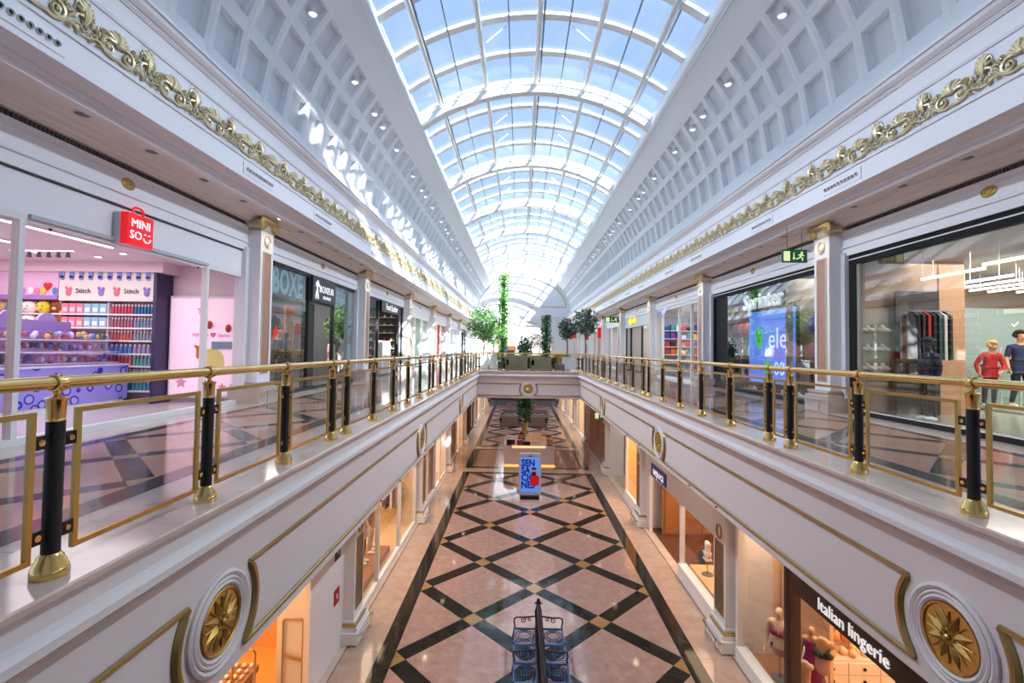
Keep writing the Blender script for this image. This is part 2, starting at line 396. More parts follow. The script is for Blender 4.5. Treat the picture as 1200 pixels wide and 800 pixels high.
def medallion(parent, P, nrm):
    """P(a, z, d) -> world; a along the wall, d out of the wall"""
    g = MB()
    for r, rr, d in ((.365, .028, .012), (.32, .016, .02), (.285, .022, .014)):
        g.tube([P(r*math.cos(2*PI*i/28), ZM+r*math.sin(2*PI*i/28), d) for i in range(28)], rr, 6, True)
    for r0, r1, d0, d1 in ((.24, .38, .012, .012),):
        vs = [P(r*math.cos(2*PI*i/28), ZM+r*math.sin(2*PI*i/28), .012) for r in (r0, r1) for i in range(28)]
        g.add(vs, [(i, (i+1) % 28, 28+(i+1) % 28, 28+i) for i in range(28)])
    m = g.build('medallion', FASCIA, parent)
    d = MB(); n = 28
    vs = [P(0, ZM, .02)]+[P(.25*math.cos(2*PI*i/n), ZM+.25*math.sin(2*PI*i/n), .016) for i in range(n)]
    d.add(vs, [(0, 1+i, 1+(i+1) % n) for i in range(n)])
    d.tube([P(.245*math.cos(2*PI*i/n), ZM+.245*math.sin(2*PI*i/n), .02) for i in range(n)], .013, 5, True)
    for k in range(8):
        a = PI/8+k*PI/4; L = .225; pe = []
        for (rr, off, dd) in ((.03, 0, .03), (.10, .045, .024), (L, 0, .02), (.10, -.045, .024)):
            pe.append(P(rr*math.cos(a)-off*math.sin(a), ZM+rr*math.sin(a)+off*math.cos(a), dd))
        rid = P(.10*math.cos(a), ZM+.10*math.sin(a), .052)
        d.add(pe+[rid], [(0, 1, 4), (1, 2, 4), (2, 3, 4), (3, 0, 4)])
        b = k*PI/4; d.tube([P(.04*math.cos(b), ZM+.04*math.sin(b), .03), P(.2*math.cos(b), ZM+.2*math.sin(b), .022)], .006, 4)
        d.ball(P(.055*math.cos(b), ZM+.055*math.sin(b), .035), .016, 6, 4)
    d.ball(P(0, ZM, .035), .028, 8, 5)
    d.build('rosette', BRASSD, m)
def fascia_ornament(parent, P, meds, ends, nrm):
    for c in meds: medallion(parent, lambda a, z, d, c=c: P(c+a, z, d), nrm)
    marks = [ends[0]]+meds+[ends[1]]
    for i in range(len(marks)-1):
        la, ra = i > 0, i < len(marks)-2
        L, R = panel_paths(marks[i], marks[i+1], la, ra)
        top = [P(a, ZU, .018) for a in (L[0][0], R[0][0])]; bot = [P(a, ZL, .018) for a in (L[-1][0], R[-1][0])]
        fr = MB().tube(top, .022, 6).tube(bot, .022, 6)
        for path, ok in ((L, la), (R, ra)):
            if ok: fr.tube([P(a, z, .012) for a, z in path], [.012]+[.036]*(len(path)-2)+[.012], 6); fr.tube([P(a, z, .03) for a, z in path], .018, 5)
        fr.build('panel_moulding', GOLDD, parent)
for s, T in ((-1, TL), (1, TR)):
    fascia_ornament(T, lambda a, z, d, s=s: (s*(2.92-d), a, z), [BAY[0], BAY[1], BAY[2]], (-.9, YE-.02), (-s, 0, 0))
    for y in (8.3, 9.6, 13.6, 15.2, 17.4, 21.5, 23.2): MB().lathe([(0, 0), (.016, 0), (.016, .03), (0, .035)], (0, 0, 0), 8, 'x').xf(Matrix.Translation((s*2.92, y, 4.335)) @ Matrix.Diagonal((-s, 1, 1, 1))).build('sprinkler_tip', GREYM, T)
fascia_ornament(TE, lambda a, z, d: (a, YE-d, z), [0.0], (-2.9, 2.9), (0, -1, 0))

# ---- long walls above the shops: architrave, soffit, frieze, cornice
WP_LOW = [(17.5, 9.335), (7.2, 9.33), (7.2, 9.50), (7.165, 9.515), (7.165, 9.55), (7.2, 9.57), (7.2, 9.83), (7.17, 9.85), (7.17, 9.93), (7.26, 9.93)]
WP_SOF = [(7.26, 10.03), (7.14, 10.03), (7.14, 10.06), (7.09, 10.07), (7.06, 10.11), (6.98, 10.13), (6.95, 10.17), (6.86, 10.18), (6.84, 10.2), (6.45, 10.2), (6.42, 10.1), (6.26, 10.1)]
WP_UP = [(6.26, 10.1), (6.25, 10.165), (6.215, 10.17), (6.21, 10.235), (6.17, 10.24), (6.14, 10.27), (6.06, 10.32), (5.96, 10.31), (5.91, 10.27), (5.9, 10.26),
         (5.9, 10.625), (5.875, 10.63), (5.87, 10.65), (5.885, 10.66), (5.88, 10.68), (5.9, 10.69), (5.9, 11.235), (5.88, 11.24), (5.87, 11.265), (5.885, 11.27), (5.875, 11.29), (5.895, 11.3),
         (5.885, 11.55), (5.86, 11.555), (5.855, 11.575), (5.84, 11.58), (5.835, 11.6), (5.80, 11.615), (5.75, 11.66), (5.735, 11.72), (5.70, 11.725), (5.70, 11.76), (6.62, 11.8)]
WALLS = {}
for s in (-1, 1):
    n = 'wall_left' if s < 0 else 'wall_right'
    wl = MB().extY(WP_LOW, YN, YW, s).build(n, WHITE, kind='structure'); WALLS[s] = wl
    MB().extY(WP_UP, YN, YW, s).build('entablature', WHITE, wl)
    MB().extY(WP_SOF, YN, YW, s).build('soffit', SOFF, wl)
    g = MB().quad((s*7.25, YN, 9.93), (s*7.25, YW, 9.93), (s*7.25, YW, 10.03), (s*7.25, YN, 10.03))
    g.build('vent_grille', plain('3b3936', .7), wl)
    sl = MB(); y = 3.0                              # thin fins of the air grille
    while y < 34: sl.box(s*7.2, s*7.245, y, y+.02, 9.935, 10.025); y += .06
    sl.build('grille_fins', plain('6d6a66', .6), wl, kind='stuff')
    for k in range(9):                              # piers between the shops, both floors
        MB().box(s*7.15, s*7.42, BAY[k]-.42, BAY[k]+.42, UF, 9.40).build('pier', WHITE, wl)
        MB().box(s*4.62, s*5.4, BAY[k]-.5, BAY[k]+.5, 0, 4.3).build('pier', CREAM, wl)
    MB().box(s*4.66, s*4.9, -1, YW, 3.35, 4.32).build('shop_header', CREAM, wl)

# ---- coffered coves and the skylight
CU, CZ, CR = 1.55, 12.3, 5.0
def cove(th, r=0): a = math.radians(th); return (CU+(CR+r)*math.cos(a), CZ+(CR+r)*math.sin(a))
PIT = 7.83/8
ROWS = [(3.4, 5.2, 14.9, 16.6), (16.6, 18.3, 27.2, 28.5), (28.5, 29.9, 38.8, 40.4)]
def coffer_mesh(row, s):
    t0, a0, a1, t1 = ROWS[row]; y0, y1 = 0, PIT; i0, i1 = .125, PIT-.125; g = MB()
    def P(t, y, r): u, z = cove(t, r); return (s*u, y, z)
    def ring(ta, tb, ya, yb, r): return [P(ta, ya, r), P(tb, ya, r), P(tb, yb, r), P(ta, yb, r)]
    def band_(A, B):
        n = len(g.v); g.v += A+B
        for i in range(4): q = (n+i, n+(i+1) % 4, n+4+(i+1) % 4, n+4+i); g.f.append(q); g.smooth.append(False)
    d = .25
    A = ring(t0, t1, y0, y1, 0); B = ring(a0, a1, i0, i1, 0); C_ = ring(a0+.1, a1-.1, i0+.01, i1-.01, .07)
    D = ring(a0+d, a1-d, i0+.025, i1-.025, .075); E_ = ring(a0+d+.12, a1-d-.12, i0+.035, i1-.035, .14); F = ring(a0+d+.2, a1-d-.2, i0+.045, i1-.045, .145)
    band_(A, B); band_(B, C_); band_(C_, D); band_(D, E_); band_(E_, F)
    me = g.mesh('coffer', COFF)
    # panel face
    v0 = len(me.vertices); bm = bmesh.new(); bm.from_mesh(me); vs = [bm.verts.new(p) for p in F]; f = bm.faces.new(vs); f.material_index = 1
    bmesh.ops.remove_doubles(bm, verts=bm.verts, dist=1e-5); bm.to_mesh(me); bm.free(); me.materials.append(COFFP)
    return me
NC = 64
ceil = None
for s in (-1, 1):
    strip = [(6.62, 11.8)]+[cove(t) for t in (0, 1.7, 3.4)]
    top = [cove(t) for t in (40.4, 43, 46, 48.6)]+[(4.845, 16.06), (4.80, 16.05), (4.79, 16.1), (4.74, 16.12), (4.70, 16.2), (4.76, 16.24), (4.86, 16.86), (5.1, 16.9)]
    c = MB().extY(strip, YN, YW, s).extY(top, YN, YW, s).extY([cove(t) for t in range(3, 42, 3)], YN, BAY[0]-4*PIT, s).build('ceiling', COFF, kind='structure')
    for row in range(3):
        me = coffer_mesh(row, s); rest = MB()
        for i in range(-4, NC):
            y = BAY[0]+PIT*i
            if i < 46: inst(me, 'coffer', c, (0, y, 0))
            else:
                for p in me.polygons: rest.add([(me.vertices[v].co.x, me.vertices[v].co.y+y, me.vertices[v].co.z) for v in p.vertices], [tuple(range(len(p.vertices)))])
        rest.build('far_coffers', COFF, c, kind='stuff')
SZ = 9.75
def arc(r, deg): a = math.radians(deg); return (r*math.sin(a), SZ+r*math.cos(a))
sk = bpy.data.objects.new('window_1', None); COL.objects.link(sk); sk['kind'] = 'structure'
def ribmesh():
    g = MB(); n = 18; w2 = .14
    for r0, r1, ww in ((7.98, 8.05, .17), (8.05, 8.32, .09), (8.32, 8.38, .17)):
        vs = []
        for i in range(n+1):
            t = -36.2+72.4*i/n
            for r, y in ((r0, -ww), (r0, ww), (r1, ww), (r1, -ww)): x, z = arc(r, t); vs.append((x, y, z))
        fs = [(4*i+k, 4*i+(k+1) % 4, 4*(i+1)+(k+1) % 4, 4*(i+1)+k) for i in range(n) for k in range(4)]
        g.add(vs, fs)
    return g.mesh('roof_rib', ROOFS)
rm = ribmesh()
for k in range(0, 9): inst(rm, 'roof_rib', sk, (0, BAY[k], 0))
for dg in (-28.1, -14.15, 0, 14.15, 28.1):
    x, z = arc(8.39, dg)
    for k in range(0, 8):
        y0 = BAY[k]
        MB().tube([(x, y0+.1, z), (x, BAY[k+1]-.1, z)], .1, 8).build('purlin', ROOFS, sk)
ANG = [-34.7, -28.1, -21.2, -14.15, -7, 0, 7, 14.15, 21.2, 28.1, 34.7]
for a in ANG[1:-1]:
    x, z = arc(8.5, a); wd = .03 if a in (-28.1, -14.15, 0, 14.15, 28.1) else .022
    off = .16 if a in (-28.1, 0, 28.1) else 0.0
    for k in range(0, 8):
        y0 = BAY[k]
        MB().box(x+off-wd, x+off+wd, y0, BAY[k+1], z-.05, z+.03).build('glazing_bar', plain('8b97a3', .4), sk)
DY = 7.83/4
def barmesh():
    g = MB(); vs = []; n = 20
    for i in range(n+1):
        t = -34.7+69.4*i/n
        for r, y in ((8.46, -.15), (8.46, .15), (8.56, .15), (8.56, -.15)): x, z = arc(r, t); vs.append((x, y, z))
    return g.add(vs, [(4*i+k, 4*i+(k+1) % 4, 4*(i+1)+(k+1) % 4, 4*(i+1)+k) for i in range(n) for k in range(4)]).mesh('cross_bar', BAR)
bmh = barmesh(); nrow = 0
for i in range(-2, 33):
    y = BAY[0]+DY*i
    if y > BAY[0]-.1 and y < YW: inst(bmh, 'cross_bar', sk, (0, y, 0))
panes = []
for a, b in zip(ANG, ANG[1:]):
    g = MB(); vs = []
    for t in (a+.12, (a+b)/2, b-.12):
        for r in (8.57, 8.585): x, z = arc(r, t); vs += [(x, 0, z), (x, DY, z)]
    # section points: t0(r0 y0,y1, r1 y0,y1) ...
    g.add(vs, [(0, 1, 5, 4), (4, 5, 9, 8), (2, 6, 7, 3), (6, 10, 11, 7)])
    panes.append(g.mesh('pane', RGLASS))
for i in range(2, 32):
    for p in panes: inst(p, 'pane', sk, (0, BAY[0]+DY*i, 0))
# hinged vent lights with opener arms near the ridge
for k in range(1, 5):
    for q in (1, 2):
        for s in (-1, 1):
            y = BAY[k]+DY*q+.2; x, z = arc(8.3, s*9.5); x2, z2 = arc(7.98, s*13.0)
            MB().tube([(x-s*.25, y, z+.1), (x+s*.1, y+.05, z-.15), (x2, y+.1, z2)], .022, 6).build('opener_arm', STEEL, sk)

# ---- end wall with lunette, frieze and arched opening
ew = MB(); AR, AZ = 3.9, 6.9                          # arch radius and spring height
pts = [(AR*math.cos(PI*i/20), AZ+AR*math.sin(PI*i/20)) for i in range(21)]
outer = [(9.5, UF), (9.5, 19), (-9.5, 19), (-9.5, UF)]
ring_in = [(AR, UF)]+pts+[(-AR, UF)]
n = len(ring_in); vs = [(x, YW, z) for x, z in ring_in]
def proj_out(x, z):
    a = math.atan2(z-UF, x); c, s_ = math.cos(a), math.sin(a); k = min(9.5/abs(c) if abs(c) > 1e-6 else 1e9, 13/max(s_, 1e-6)); return (k*c, UF+k*s_)
vs += [(*(lambda q: (q[0], YW, q[1]))(proj_out(x, z)),) for x, z in ring_in]
ew.add(vs, [(i, i+1, n+i+1, n+i) for i in range(n-1)])
ew.box(-9.5, -4.6, YW, YW+.3, 0, UF).box(4.6, 9.5, YW, YW+.3, 0, UF)
EW = ew.build('wall_end', WHITE, kind='structure')
MB().tube([(AR*1.03*math.cos(PI*i/24), YW-.04, AZ+AR*1.03*math.sin(PI*i/24)) for i in range(25)], .09, 6).build('arch_moulding', GOLD, EW)
lun = [(5.85*math.cos(PI*i/28), YW-.05, 13.1+4.0*math.sin(PI*i/28)) for i in range(29)]
MB().tube(lun, .08, 6).tube([lun[0], lun[-1]], .08, 6).build('lunette_moulding', GOLD, EW)
MB().box(-6.6, 6.6, YW-.3, YW-.01, 11.6, 11.9).box(-6.6, 6.6, YW-.12, YW-.01, 11.0, 11.1).box(-6.6, 6.6, YW-.2, YW-.01, 10.2, 10.5).build('string_course', WHITE, EW)
bx('wall_back', plain('e6e2de', .6), -9, 9, YW+14, YW+14.2, 0, 17, kind='structure')
for s in (-1, 1): bx('wall_side', WHITE, s*9, s*9.2, YW+.1, YW+14, UF, 12.4, kind='structure')
bx('floor', UBEIGE, -9, 9, YW+.1, YW+14, UF-.2, UF, kind='structure')
bx('ceiling', WHITE, -9, 9, YW+.1, YW+14, 12.2, 12.4, kind='structure'); lamp('far_hall_fill', 'AREA', (0, YW+7, 12), 1500, (.95, .97, 1), 12, 10)  # fill light without a fixture, added to brighten the hall beyond
bx('wall_near', WHITE, -14, 14, YN-.3, YN, 0, 18, kind='structure')  # unseen near end, closed to keep the sun from entering there
bx('ceiling', WHITE, -5.2, 5.2, YN, BAY[0]-.1, 16.88, 17.1, kind='structure')  # unseen solid roof, put in so sun enters only beyond it
bx('floor', UBEIGE, -2.95, 2.95, YN, -.9, 4.32, UF, kind='structure')
# ================================================================== BALUSTRADES
RZ = 6.795                                          # handrail centre
def post_parts():
    """prototype post at the origin, the rail runs along Y; the foot stands at z=0"""
    base = MB().lathe([(0, 0), (.108, 0), (.110, .03), (.104, .05), (.098, .055), (.092, .075), (.08, .085), (.076, .10), (.062, .112), (.058, .118), (.055, .12), (0, .12)], seg=18).mesh('base', BRASS)
    tube = MB().lathe([(.040, .118), (.040, .80)], seg=18).mesh('shaft', BLACK)
    cap = MB().lathe([(.0, .80), (.053, .80), (.054, .812), (.051, .816), (.054, .83), (.056, .90), (.066, .915), (.066, .922), (.03, .928), (.017, .94), (.024, .955), (.017, .97), (0, .97)], seg=18).mesh('cap', BRASS)
    ring = MB().lathe([(.036, -.03), (.045, -.027), (.047, -.015), (.043, -.008), (.043, .008), (.047, .015), (.045, .027), (.036, .03)], (0, 0, 1.0), 16, 'y').mesh('rail_collar', BRASS)
    br = MB().box(-.008, .008, .03, .135, -.035, .035); ds = MB().lathe([(0, .018), (.014, .016), (.018, .01), (.018, -.014), (0, -.016)], (0, .08, 0), 8, 'x')
    return base, tube, cap, ring, br.mesh('bracket', BLACK), ds.mesh('screw_cover', BRASS)
PP = post_parts()
def add_post(root, loc, rz=0.0):
    off = Vector(loc)-world_loc(root)
    sh = inst(PP[1], 'post', root, off, (0, 0, rz))
    k = .74; inst(PP[0], 'foot', sh, scale=(k*1.0, k*1.0, 1)); inst(PP[2], 'cap', sh, scale=(k, k, 1)); inst(PP[3], 'rail_collar', sh)
    for z in (.22, .70):
        for a in (0, PI): inst(PP[4], 'bracket', sh, (0, 0, z), (0, 0, a)); inst(PP[5], 'screw_cover', sh, (0, 0, z), (0, 0, a))
    return sh
PANELS = {}
def add_panel(root, a, b, axis):
    """glass panel in a brass frame between two posts"""
    a = Vector(a); b = Vector(b); L = round((b-a).length-.22, 3); key = L
    if key not in PANELS:
        z0, z1, t = .10, .86, .014; f = MB(); h = L/2
        f.box(-.012, .012, -h, h, z0, z0+2*t).box(-.012, .012, -h, h, z1-2*t, z1).box(-.012, .012, -h, -h+2*t, z0+2*t, z1-2*t).box(-.012, .012, h-2*t, h, z0+2*t, z1-2*t)
        g = MB().box(-.004, .004, -h+2*t, h-2*t, z0+2*t, z1-2*t)
        PANELS[key] = (f.mesh('panel_frame', BRASSD), g.mesh('pane', GLASS))
    c = (a+b)/2; rz = 0 if axis == 'y' else PI/2
    fr = inst(PANELS[key][0], 'panel_frame', root, c-world_loc(root), (0, 0, rz)); inst(PANELS[key][1], 'pane', fr)
YP = [.02, 1.24, 2.46, 3.68, 4.90, 6.12, 6.63, 7.85, 9.07, 10.29, 11.52, 12.74, 13.26, 14.48, 15.70, 16.92, 18.15, 19.37, 19.88, 21.10, 22.32, 23.54, 24.76, 25.98, 26.49]
XR, YR = 2.95, 27.0
def rail(root, pts): MB().tube(pts, .034, 14).build('handrail', BRASS, root)
for s, nm in ((-1, 'left'), (1, 'right')):
    r = thing('balustrade', 'long brass balustrade of black posts and glass along the %s gallery' % ('toy shop' if s < 0 else 'sports shop'), 'balustrade', (s*XR, 0, 5.794))
    rail(r, [(s*XR, -.8, RZ), (s*XR, YR, RZ)])
    for y in YP: add_post(r, (s*XR, y, 5.794))
    for a, b in zip(YP, YP[1:]): add_panel(r, (s*XR, a, 5.794), (s*XR, b, 5.794), 'y')
for s in (-1, 1):
    r = thing('balustrade', 'distant balustrade of the second well beyond the bridge, %s side' % ('sunlit' if s < 0 else 'shaded'), 'balustrade', (s*XR, 46, 5.794)); rail(r, [(s*XR, 35.5, RZ), (s*XR, 57.5, RZ)])
    for i in range(13): add_post(r, (s*XR, 35.6+1.82*i, 5.794))
    for i in range(12): add_panel(r, (s*XR, 35.6+1.82*i, 5.794), (s*XR, 37.42+1.82*i, 5.794), 'y')
r = thing('balustrade', 'short brass balustrade across the far end of the well, before the sofa', 'balustrade', (0, YR, 5.794))
rail(r, [(-XR, YR, RZ), (XR, YR, RZ)])
XS = [-2.83, -1.42, 0, 1.42, 2.83]
for x in XS: add_post(r, (x, YR, 5.794), PI/2)
for a, b in zip(XS, XS[1:]): add_panel(r, (a, YR, 5.794), (b, YR, 5.794), 'x')

# ================================================================== PILASTERS
def oval(c, ry, rz, rad, d, seg=20): return [(c[0]+d, c[1]+ry*math.cos(2*PI*i/seg), c[2]+rz*math.sin(2*PI*i/seg)) for i in range(seg)]
def up_pilaster():
    """gallery pilaster; local frame: front faces -X, centre line y=0, z=0 at the gallery floor, front face x=0"""
    P = {}
    H = 4.58; w = .29
    P['shaft'] = (MB().box(0, .55, -w, w, .5, 4.5), WHITE)
    pn = MB().box(-.006, .012, -.16, .16, .72, 3.70)
    P['marble_panel'] = (pn, PANELM)
    f = MB()
    for a, b, c, d in ((-.185, -.16, .70, 3.72), (.16, .185, .70, 3.72)): f.box(-.016, .01, a, b, c, d)
    f.box(-.016, .01, -.16, .16, .70, .722).box(-.016, .01, -.16, .16, 3.698, 3.72)
    P['panel_frame'] = (f, GOLD)
    P['oval_ring'] = (MB().tube(oval((0, 0, 3.99), .12, .14, 0, -.01), .024, 6, True), GOLD)
    P['oval_boss'] = (MB().ball((0, 0, 3.99), (.03, .09, .11), 14, 8), CREAM)
    nk = MB().box(-.02, .56, -w-.02, w+.02, 4.22, 4.255)
    P['necking'] = (nk, GOLD)
    c = MB().box(-.05, .56, -w-.07, w+.07, 4.525, 4.57)
    for sy in (-1, 1):
        for x in (-.07,):
            pts = []; rs = []
            for i in range(30):
                t = i/29; a = -PI/2+t*PI*4.0; rr = .145*(1-t*.86)
                pts.append((x, sy*(w+.005)+sy*rr*math.cos(a)*1.0, 4.385+rr*math.sin(a+PI))); rs.append(.034*(1-.55*t))
            c.tube(pts, rs, 6)
            c.lathe([(0, -.055), (.13, -.05), (.135, .0), (.10, .06), (.085, .16), (.10, .28), (.12, .36), (.12, .5)], (x+.06, sy*(w+.005), 4.385), 14, 'x')
    c.tube([(-.07, -w-.02, 4.515), (-.075, -w*.5, 4.49), (-.075, 0, 4.48), (-.075, w*.5, 4.49), (-.07, w+.02, 4.515)], .032, 6)
    c.tube([(-.03, -w, 4.46), (-.035, 0, 4.44), (-.03, w, 4.46)], .022, 6)
    P['capital'] = (c, GOLD)
    b = MB().box(-.06, .58, -w-.06, w+.06, .42, .5).box(-.1, .6, -w-.1, w+.1, .34, .42).box(-.16, .62, -w-.16, w+.16, 0, .34)
    b.tube([(-.1, -w-.1, .46), (-.1, w+.1, .46)], .035, 6).tube([(-.14, -w-.14, .36), (-.14, w+.14, .36)], .03, 6)
    P['base'] = (b, KERB)
    P['base_band'] = (MB().box(-.085, .6, -w-.085, w+.085, .432, .462), BRASSD)
    rl = MB().tube([(-.2, -w-.1, .30), (-.26, -w-.1, .31), (-.26, w+.1, .31), (-.2, w+.1, .30)], .014, 6)
    for y in (-.28, .28): rl.tube([(-.26, y, .31), (-.26, y, .02)], .01, 5)
    P['bumper_rail'] = (rl, CHROME)
    return {k: g.mesh(k, m) for k, (g, m) in P.items()}
UPM = up_pilaster()
def low_pilaster():
    P = {}; w = .33
    P['shaft'] = (MB().box(0, .5, -w, w, .5, 4.28).box(-.02, .5, -w-.02, w+.02, 2.88, 2.92), CREAM)
    P['bronze_panel'] = (MB().box(-.006, .01, -.21, .21, .72, 2.38), PANELG)
    f = MB()
    for a, b in ((-.24, -.21), (.21, .24)): f.box(-.016, .01, a, b, .70, 2.40)
    f.box(-.016, .01, -.21, .21, .695, .722).box(-.016, .01, -.21, .21, 2.378, 2.405)
    P['panel_frame'] = (f, GOLDD)
    P['oval_ring'] = (MB().tube(oval((0, 0, 2.63), .13, .16, 0, -.01), .026, 6, True), GOLDD)
    b = MB().box(-.05, .52, -w-.05, w+.05, .44, .5).box(-.09, .54, -w-.09, w+.09, .26, .36).box(-.14, .56, -w-.14, w+.14, 0, .26)
    b.tube([(-.09, -w-.09, .33), (-.09, w+.09, .33)], .035, 6)
    P['base'] = (b, CREAM)
    P['base_band'] = (MB().box(-.075, .53, -w-.075, w+.075, .36, .44), BRASSD)
    rl = MB().tube([(-.14, -w-.12, .24), (-.22, -w-.12, .26), (-.22, w+.12, .26), (-.14, w+.12, .24)], .02, 6)
    for y in (-.3, .3): rl.tube([(-.22, y, .26), (-.22, y, .0)], .014, 5).ball((-.22, y, .05), .03, 6, 4)
    P['bumper_rail'] = (rl, CHROME)
    return {k: g.mesh(k, m) for k, (g, m) in P.items()}
LPM = low_pilaster()
UPL = {(-1, 1): 'white pilaster with pink marble panel between the toy shop and the boxing shop',
       (-1, 2): 'sunlit white pilaster between the boxing shop and the black-framed shoe shop',
       (-1, 3): 'white pilaster just past the black-framed shoe shop on the upper gallery',
       (1, 1): 'white pilaster with pink marble panel beside the green hanging exit sign',
       (1, 2): 'white pilaster between the blue-screen shop and the white shelf-filled shop',
       (1, 3): 'white pilaster between the shelf-filled shop and the yellow-logo doorway'}
LPL = {(-1, 1): 'lower cream pilaster beside the orange-lit trinket shop',
       (-1, 2): 'lower cream pilaster past the shop window of dressed clothes mannequins',
       (1, 1): 'lower cream pilaster between the lingerie shop and the torso window',
       (1, 2): 'lower cream pilaster left of the blue lettering sign',
       (1, 3): 'lower cream pilaster beside the timber-clad wall under the exit sign'}
for s in (-1, 1):
    rz = 0 if s > 0 else PI
    for k in range(1, 8):
        t = thing('pilaster', UPL.get((s, k), '%s pilaster from the camera end on the %s upper gallery' % (ORD[k-1], 'sunlit' if s < 0 else 'shaded')), 'pilaster', (s*6.88, BAY[k], UF), 'gallery pilasters on the %s' % ('sunlit side' if s < 0 else 'shaded side'), rz)
        for n, me in UPM.items(): inst(me, n, t)
        t = thing('pilaster', LPL.get((s, k), '%s cream pilaster from the camera end of the lower arcade, %s side' % (ORD[k-1], 'clothes shop' if s < 0 else 'lingerie shop')), 'pilaster', (s*4.38, BAY[k], .035), 'lower pilasters on the %s' % ('clothes shop side' if s < 0 else 'lingerie shop side'), rz)
        for n, me in LPM.items(): inst(me, n, t)

# ================================================================== WALL ORNAMENT, LIGHTS, VENTS
def spiral(cx, cz, r0, turns, sg, a0, dx=-.03, n=22, rad=.02):
    pts = []; rs = []
    for i in range(n):
        t = i/(n-1); a = a0+sg*t*turns*2*PI; r = r0*(1-.85*t)
        pts.append((dx, cx+r*math.cos(a), cz+r*math.sin(a))); rs.append(rad*(1-.5*t))
    return pts, rs
def ornament_mesh():
    """one repeat of the gilt frieze: shell, scrolls, leaf sprays and the palmette between shells. Relief towards -X, runs along y, z from 0 to .55"""
    g = MB()
    for k in range(-4, 5):                           # shell
        a = PI/2+k*.33; L = .175 if abs(k) < 4 else .15
        p0 = (-.02, .0, .215); p1 = (-.055, .55*L*math.cos(a), .215+.55*L*math.sin(a)); p2 = (-.03, L*math.cos(a), .215+L*math.sin(a))
        g.tube([p0, p1, p2], [.01, .022, .026], 5); g.ball(p2, .024, 6, 4)
    g.ball((-.04, 0, .235), (.04, .06, .04), 8, 5)
    for sg in (-1, 1):
        p, r = spiral(sg*.15, .14, .11, 1.5, -sg, PI/2 if sg < 0 else PI/2, rad=.024); g.tube(p, r, 5)
        g.ball((-.035, sg*.15, .14), .03, 6, 4)
        g.tube([(-.03, 0, .04), (-.035, sg*.1, .02), (-.03, sg*.2, .05), (-.03, sg*.28, .11), (-.025, sg*.36, .10), (-.02, sg*.43, .06), (-.02, sg*.488, .05)], [.022, .024, .024, .022, .02, .018, .016], 5)
        for i, (y, z, a, L) in enumerate(((.24, .2, 1.2, .12), (.28, .16, .7, .11), (.31, .12, .2, .10), (.33, .17, 1.7, .09), (.25, .08, -.6, .09), (.38, .05, -.5, .06), (.2, .27, 1.0, .07))):
            y *= sg; ca = math.cos(a)*sg; sa = math.sin(a)
            g.tube([(-.02, y, z), (-.05, y+ca*L*.55, z+sa*L*.55), (-.02, y+ca*L, z+sa*L*.9)], [.012, .026, .008], 5)
        p, r = spiral(sg*.27, .27, .05, 1.1, sg, -PI/2, rad=.016, n=12); g.tube(p, r, 5)
        p, r = spiral(sg*.42, .13, .04, 1.1, -sg, -PI/2, rad=.014, n=12); g.tube(p, r, 5)
        # half of the palmette on each side of the repeat
        c = sg*.488
        g.tube([(-.03, c, .17), (-.06, c, .27), (-.05, c, .38), (-.03, c, .50)], [.02, .045, .035, .01], 6)
        for L, a in ((.20, 1.25), (.19, .9), (.16, .45), (.12, -.2)):
            g.tube([(-.02, c, .24), (-.05, c-sg*L*.45*math.cos(a), .28+L*.6*math.sin(a)), (-.03, c-sg*L*.8*math.cos(a), .29+L*math.sin(a)-.01), (-.025, c-sg*L*.95*math.cos(a), .27+L*math.sin(a)-.05)], [.014, .026, .02, .01], 5)
        g.tube([(-.02, c, .1), (-.03, c-sg*.05, .14), (-.02, c-sg*.02, .18)], [.012, .018, .01], 5)
    return g.mesh('frieze_ornament', GOLD)
OM = ornament_mesh()
i = 0
for s in (-1, 1):
    rest = MB()
    for k in range(62):
        y = 5.08+PIT*k
        if y < YW-1: inst(OM, 'frieze_ornament', WALLS[s], (s*5.905, y, 10.70), (0, 0, 0 if s > 0 else PI))
def vent_mesh():
    p = MB().box(-.012, 0, -.56, .56, -.11, .11)
    n = MB(); h = MB()
    for i in range(10):
        y = -.45+.1*i
        n.lathe([(.036, 0), (.04, .012), (.033, .03), (.026, .02)], (0, 0, 0), 12, 'x').xf(Matrix.Translation((-.012, y, 0)) @ Matrix.Diagonal((-1, 1, 1, 1)), len(n.v)-48)
        h.lathe([(0, 0), (.028, 0)], (-.016, y, 0), 10, 'x')
    return p.mesh('slot_vent', WHITE), n.mesh('nozzle_ring', STEEL), h.mesh('nozzle_hole', plain('15151c', .8))
VM = vent_mesh()
for s in (-1, 1):
    for k in range(0, 8):
        for d in (.95, 5.65):
            v = inst(VM[0], 'slot_vent', WALLS[s], (s*5.9, BAY[k]+d, 10.45), (0, 0, 0 if s > 0 else PI)); inst(VM[1], 'nozzle_ring', v); inst(VM[2], 'nozzle_hole', v)
dl_rim = MB().lathe([(.10, 0), (.125, -.002), (.125, -.012), (.10, -.012)], seg=16).mesh('downlight', WHITE)
dl_off = MB().lathe([(0, -.004), (.10, -.004)], seg=16).mesh('lens', plain('77736e', .4))
dl_on = MB().lathe([(0, -.006), (.10, -.006)], seg=16).mesh('lens', LAMPWARM)
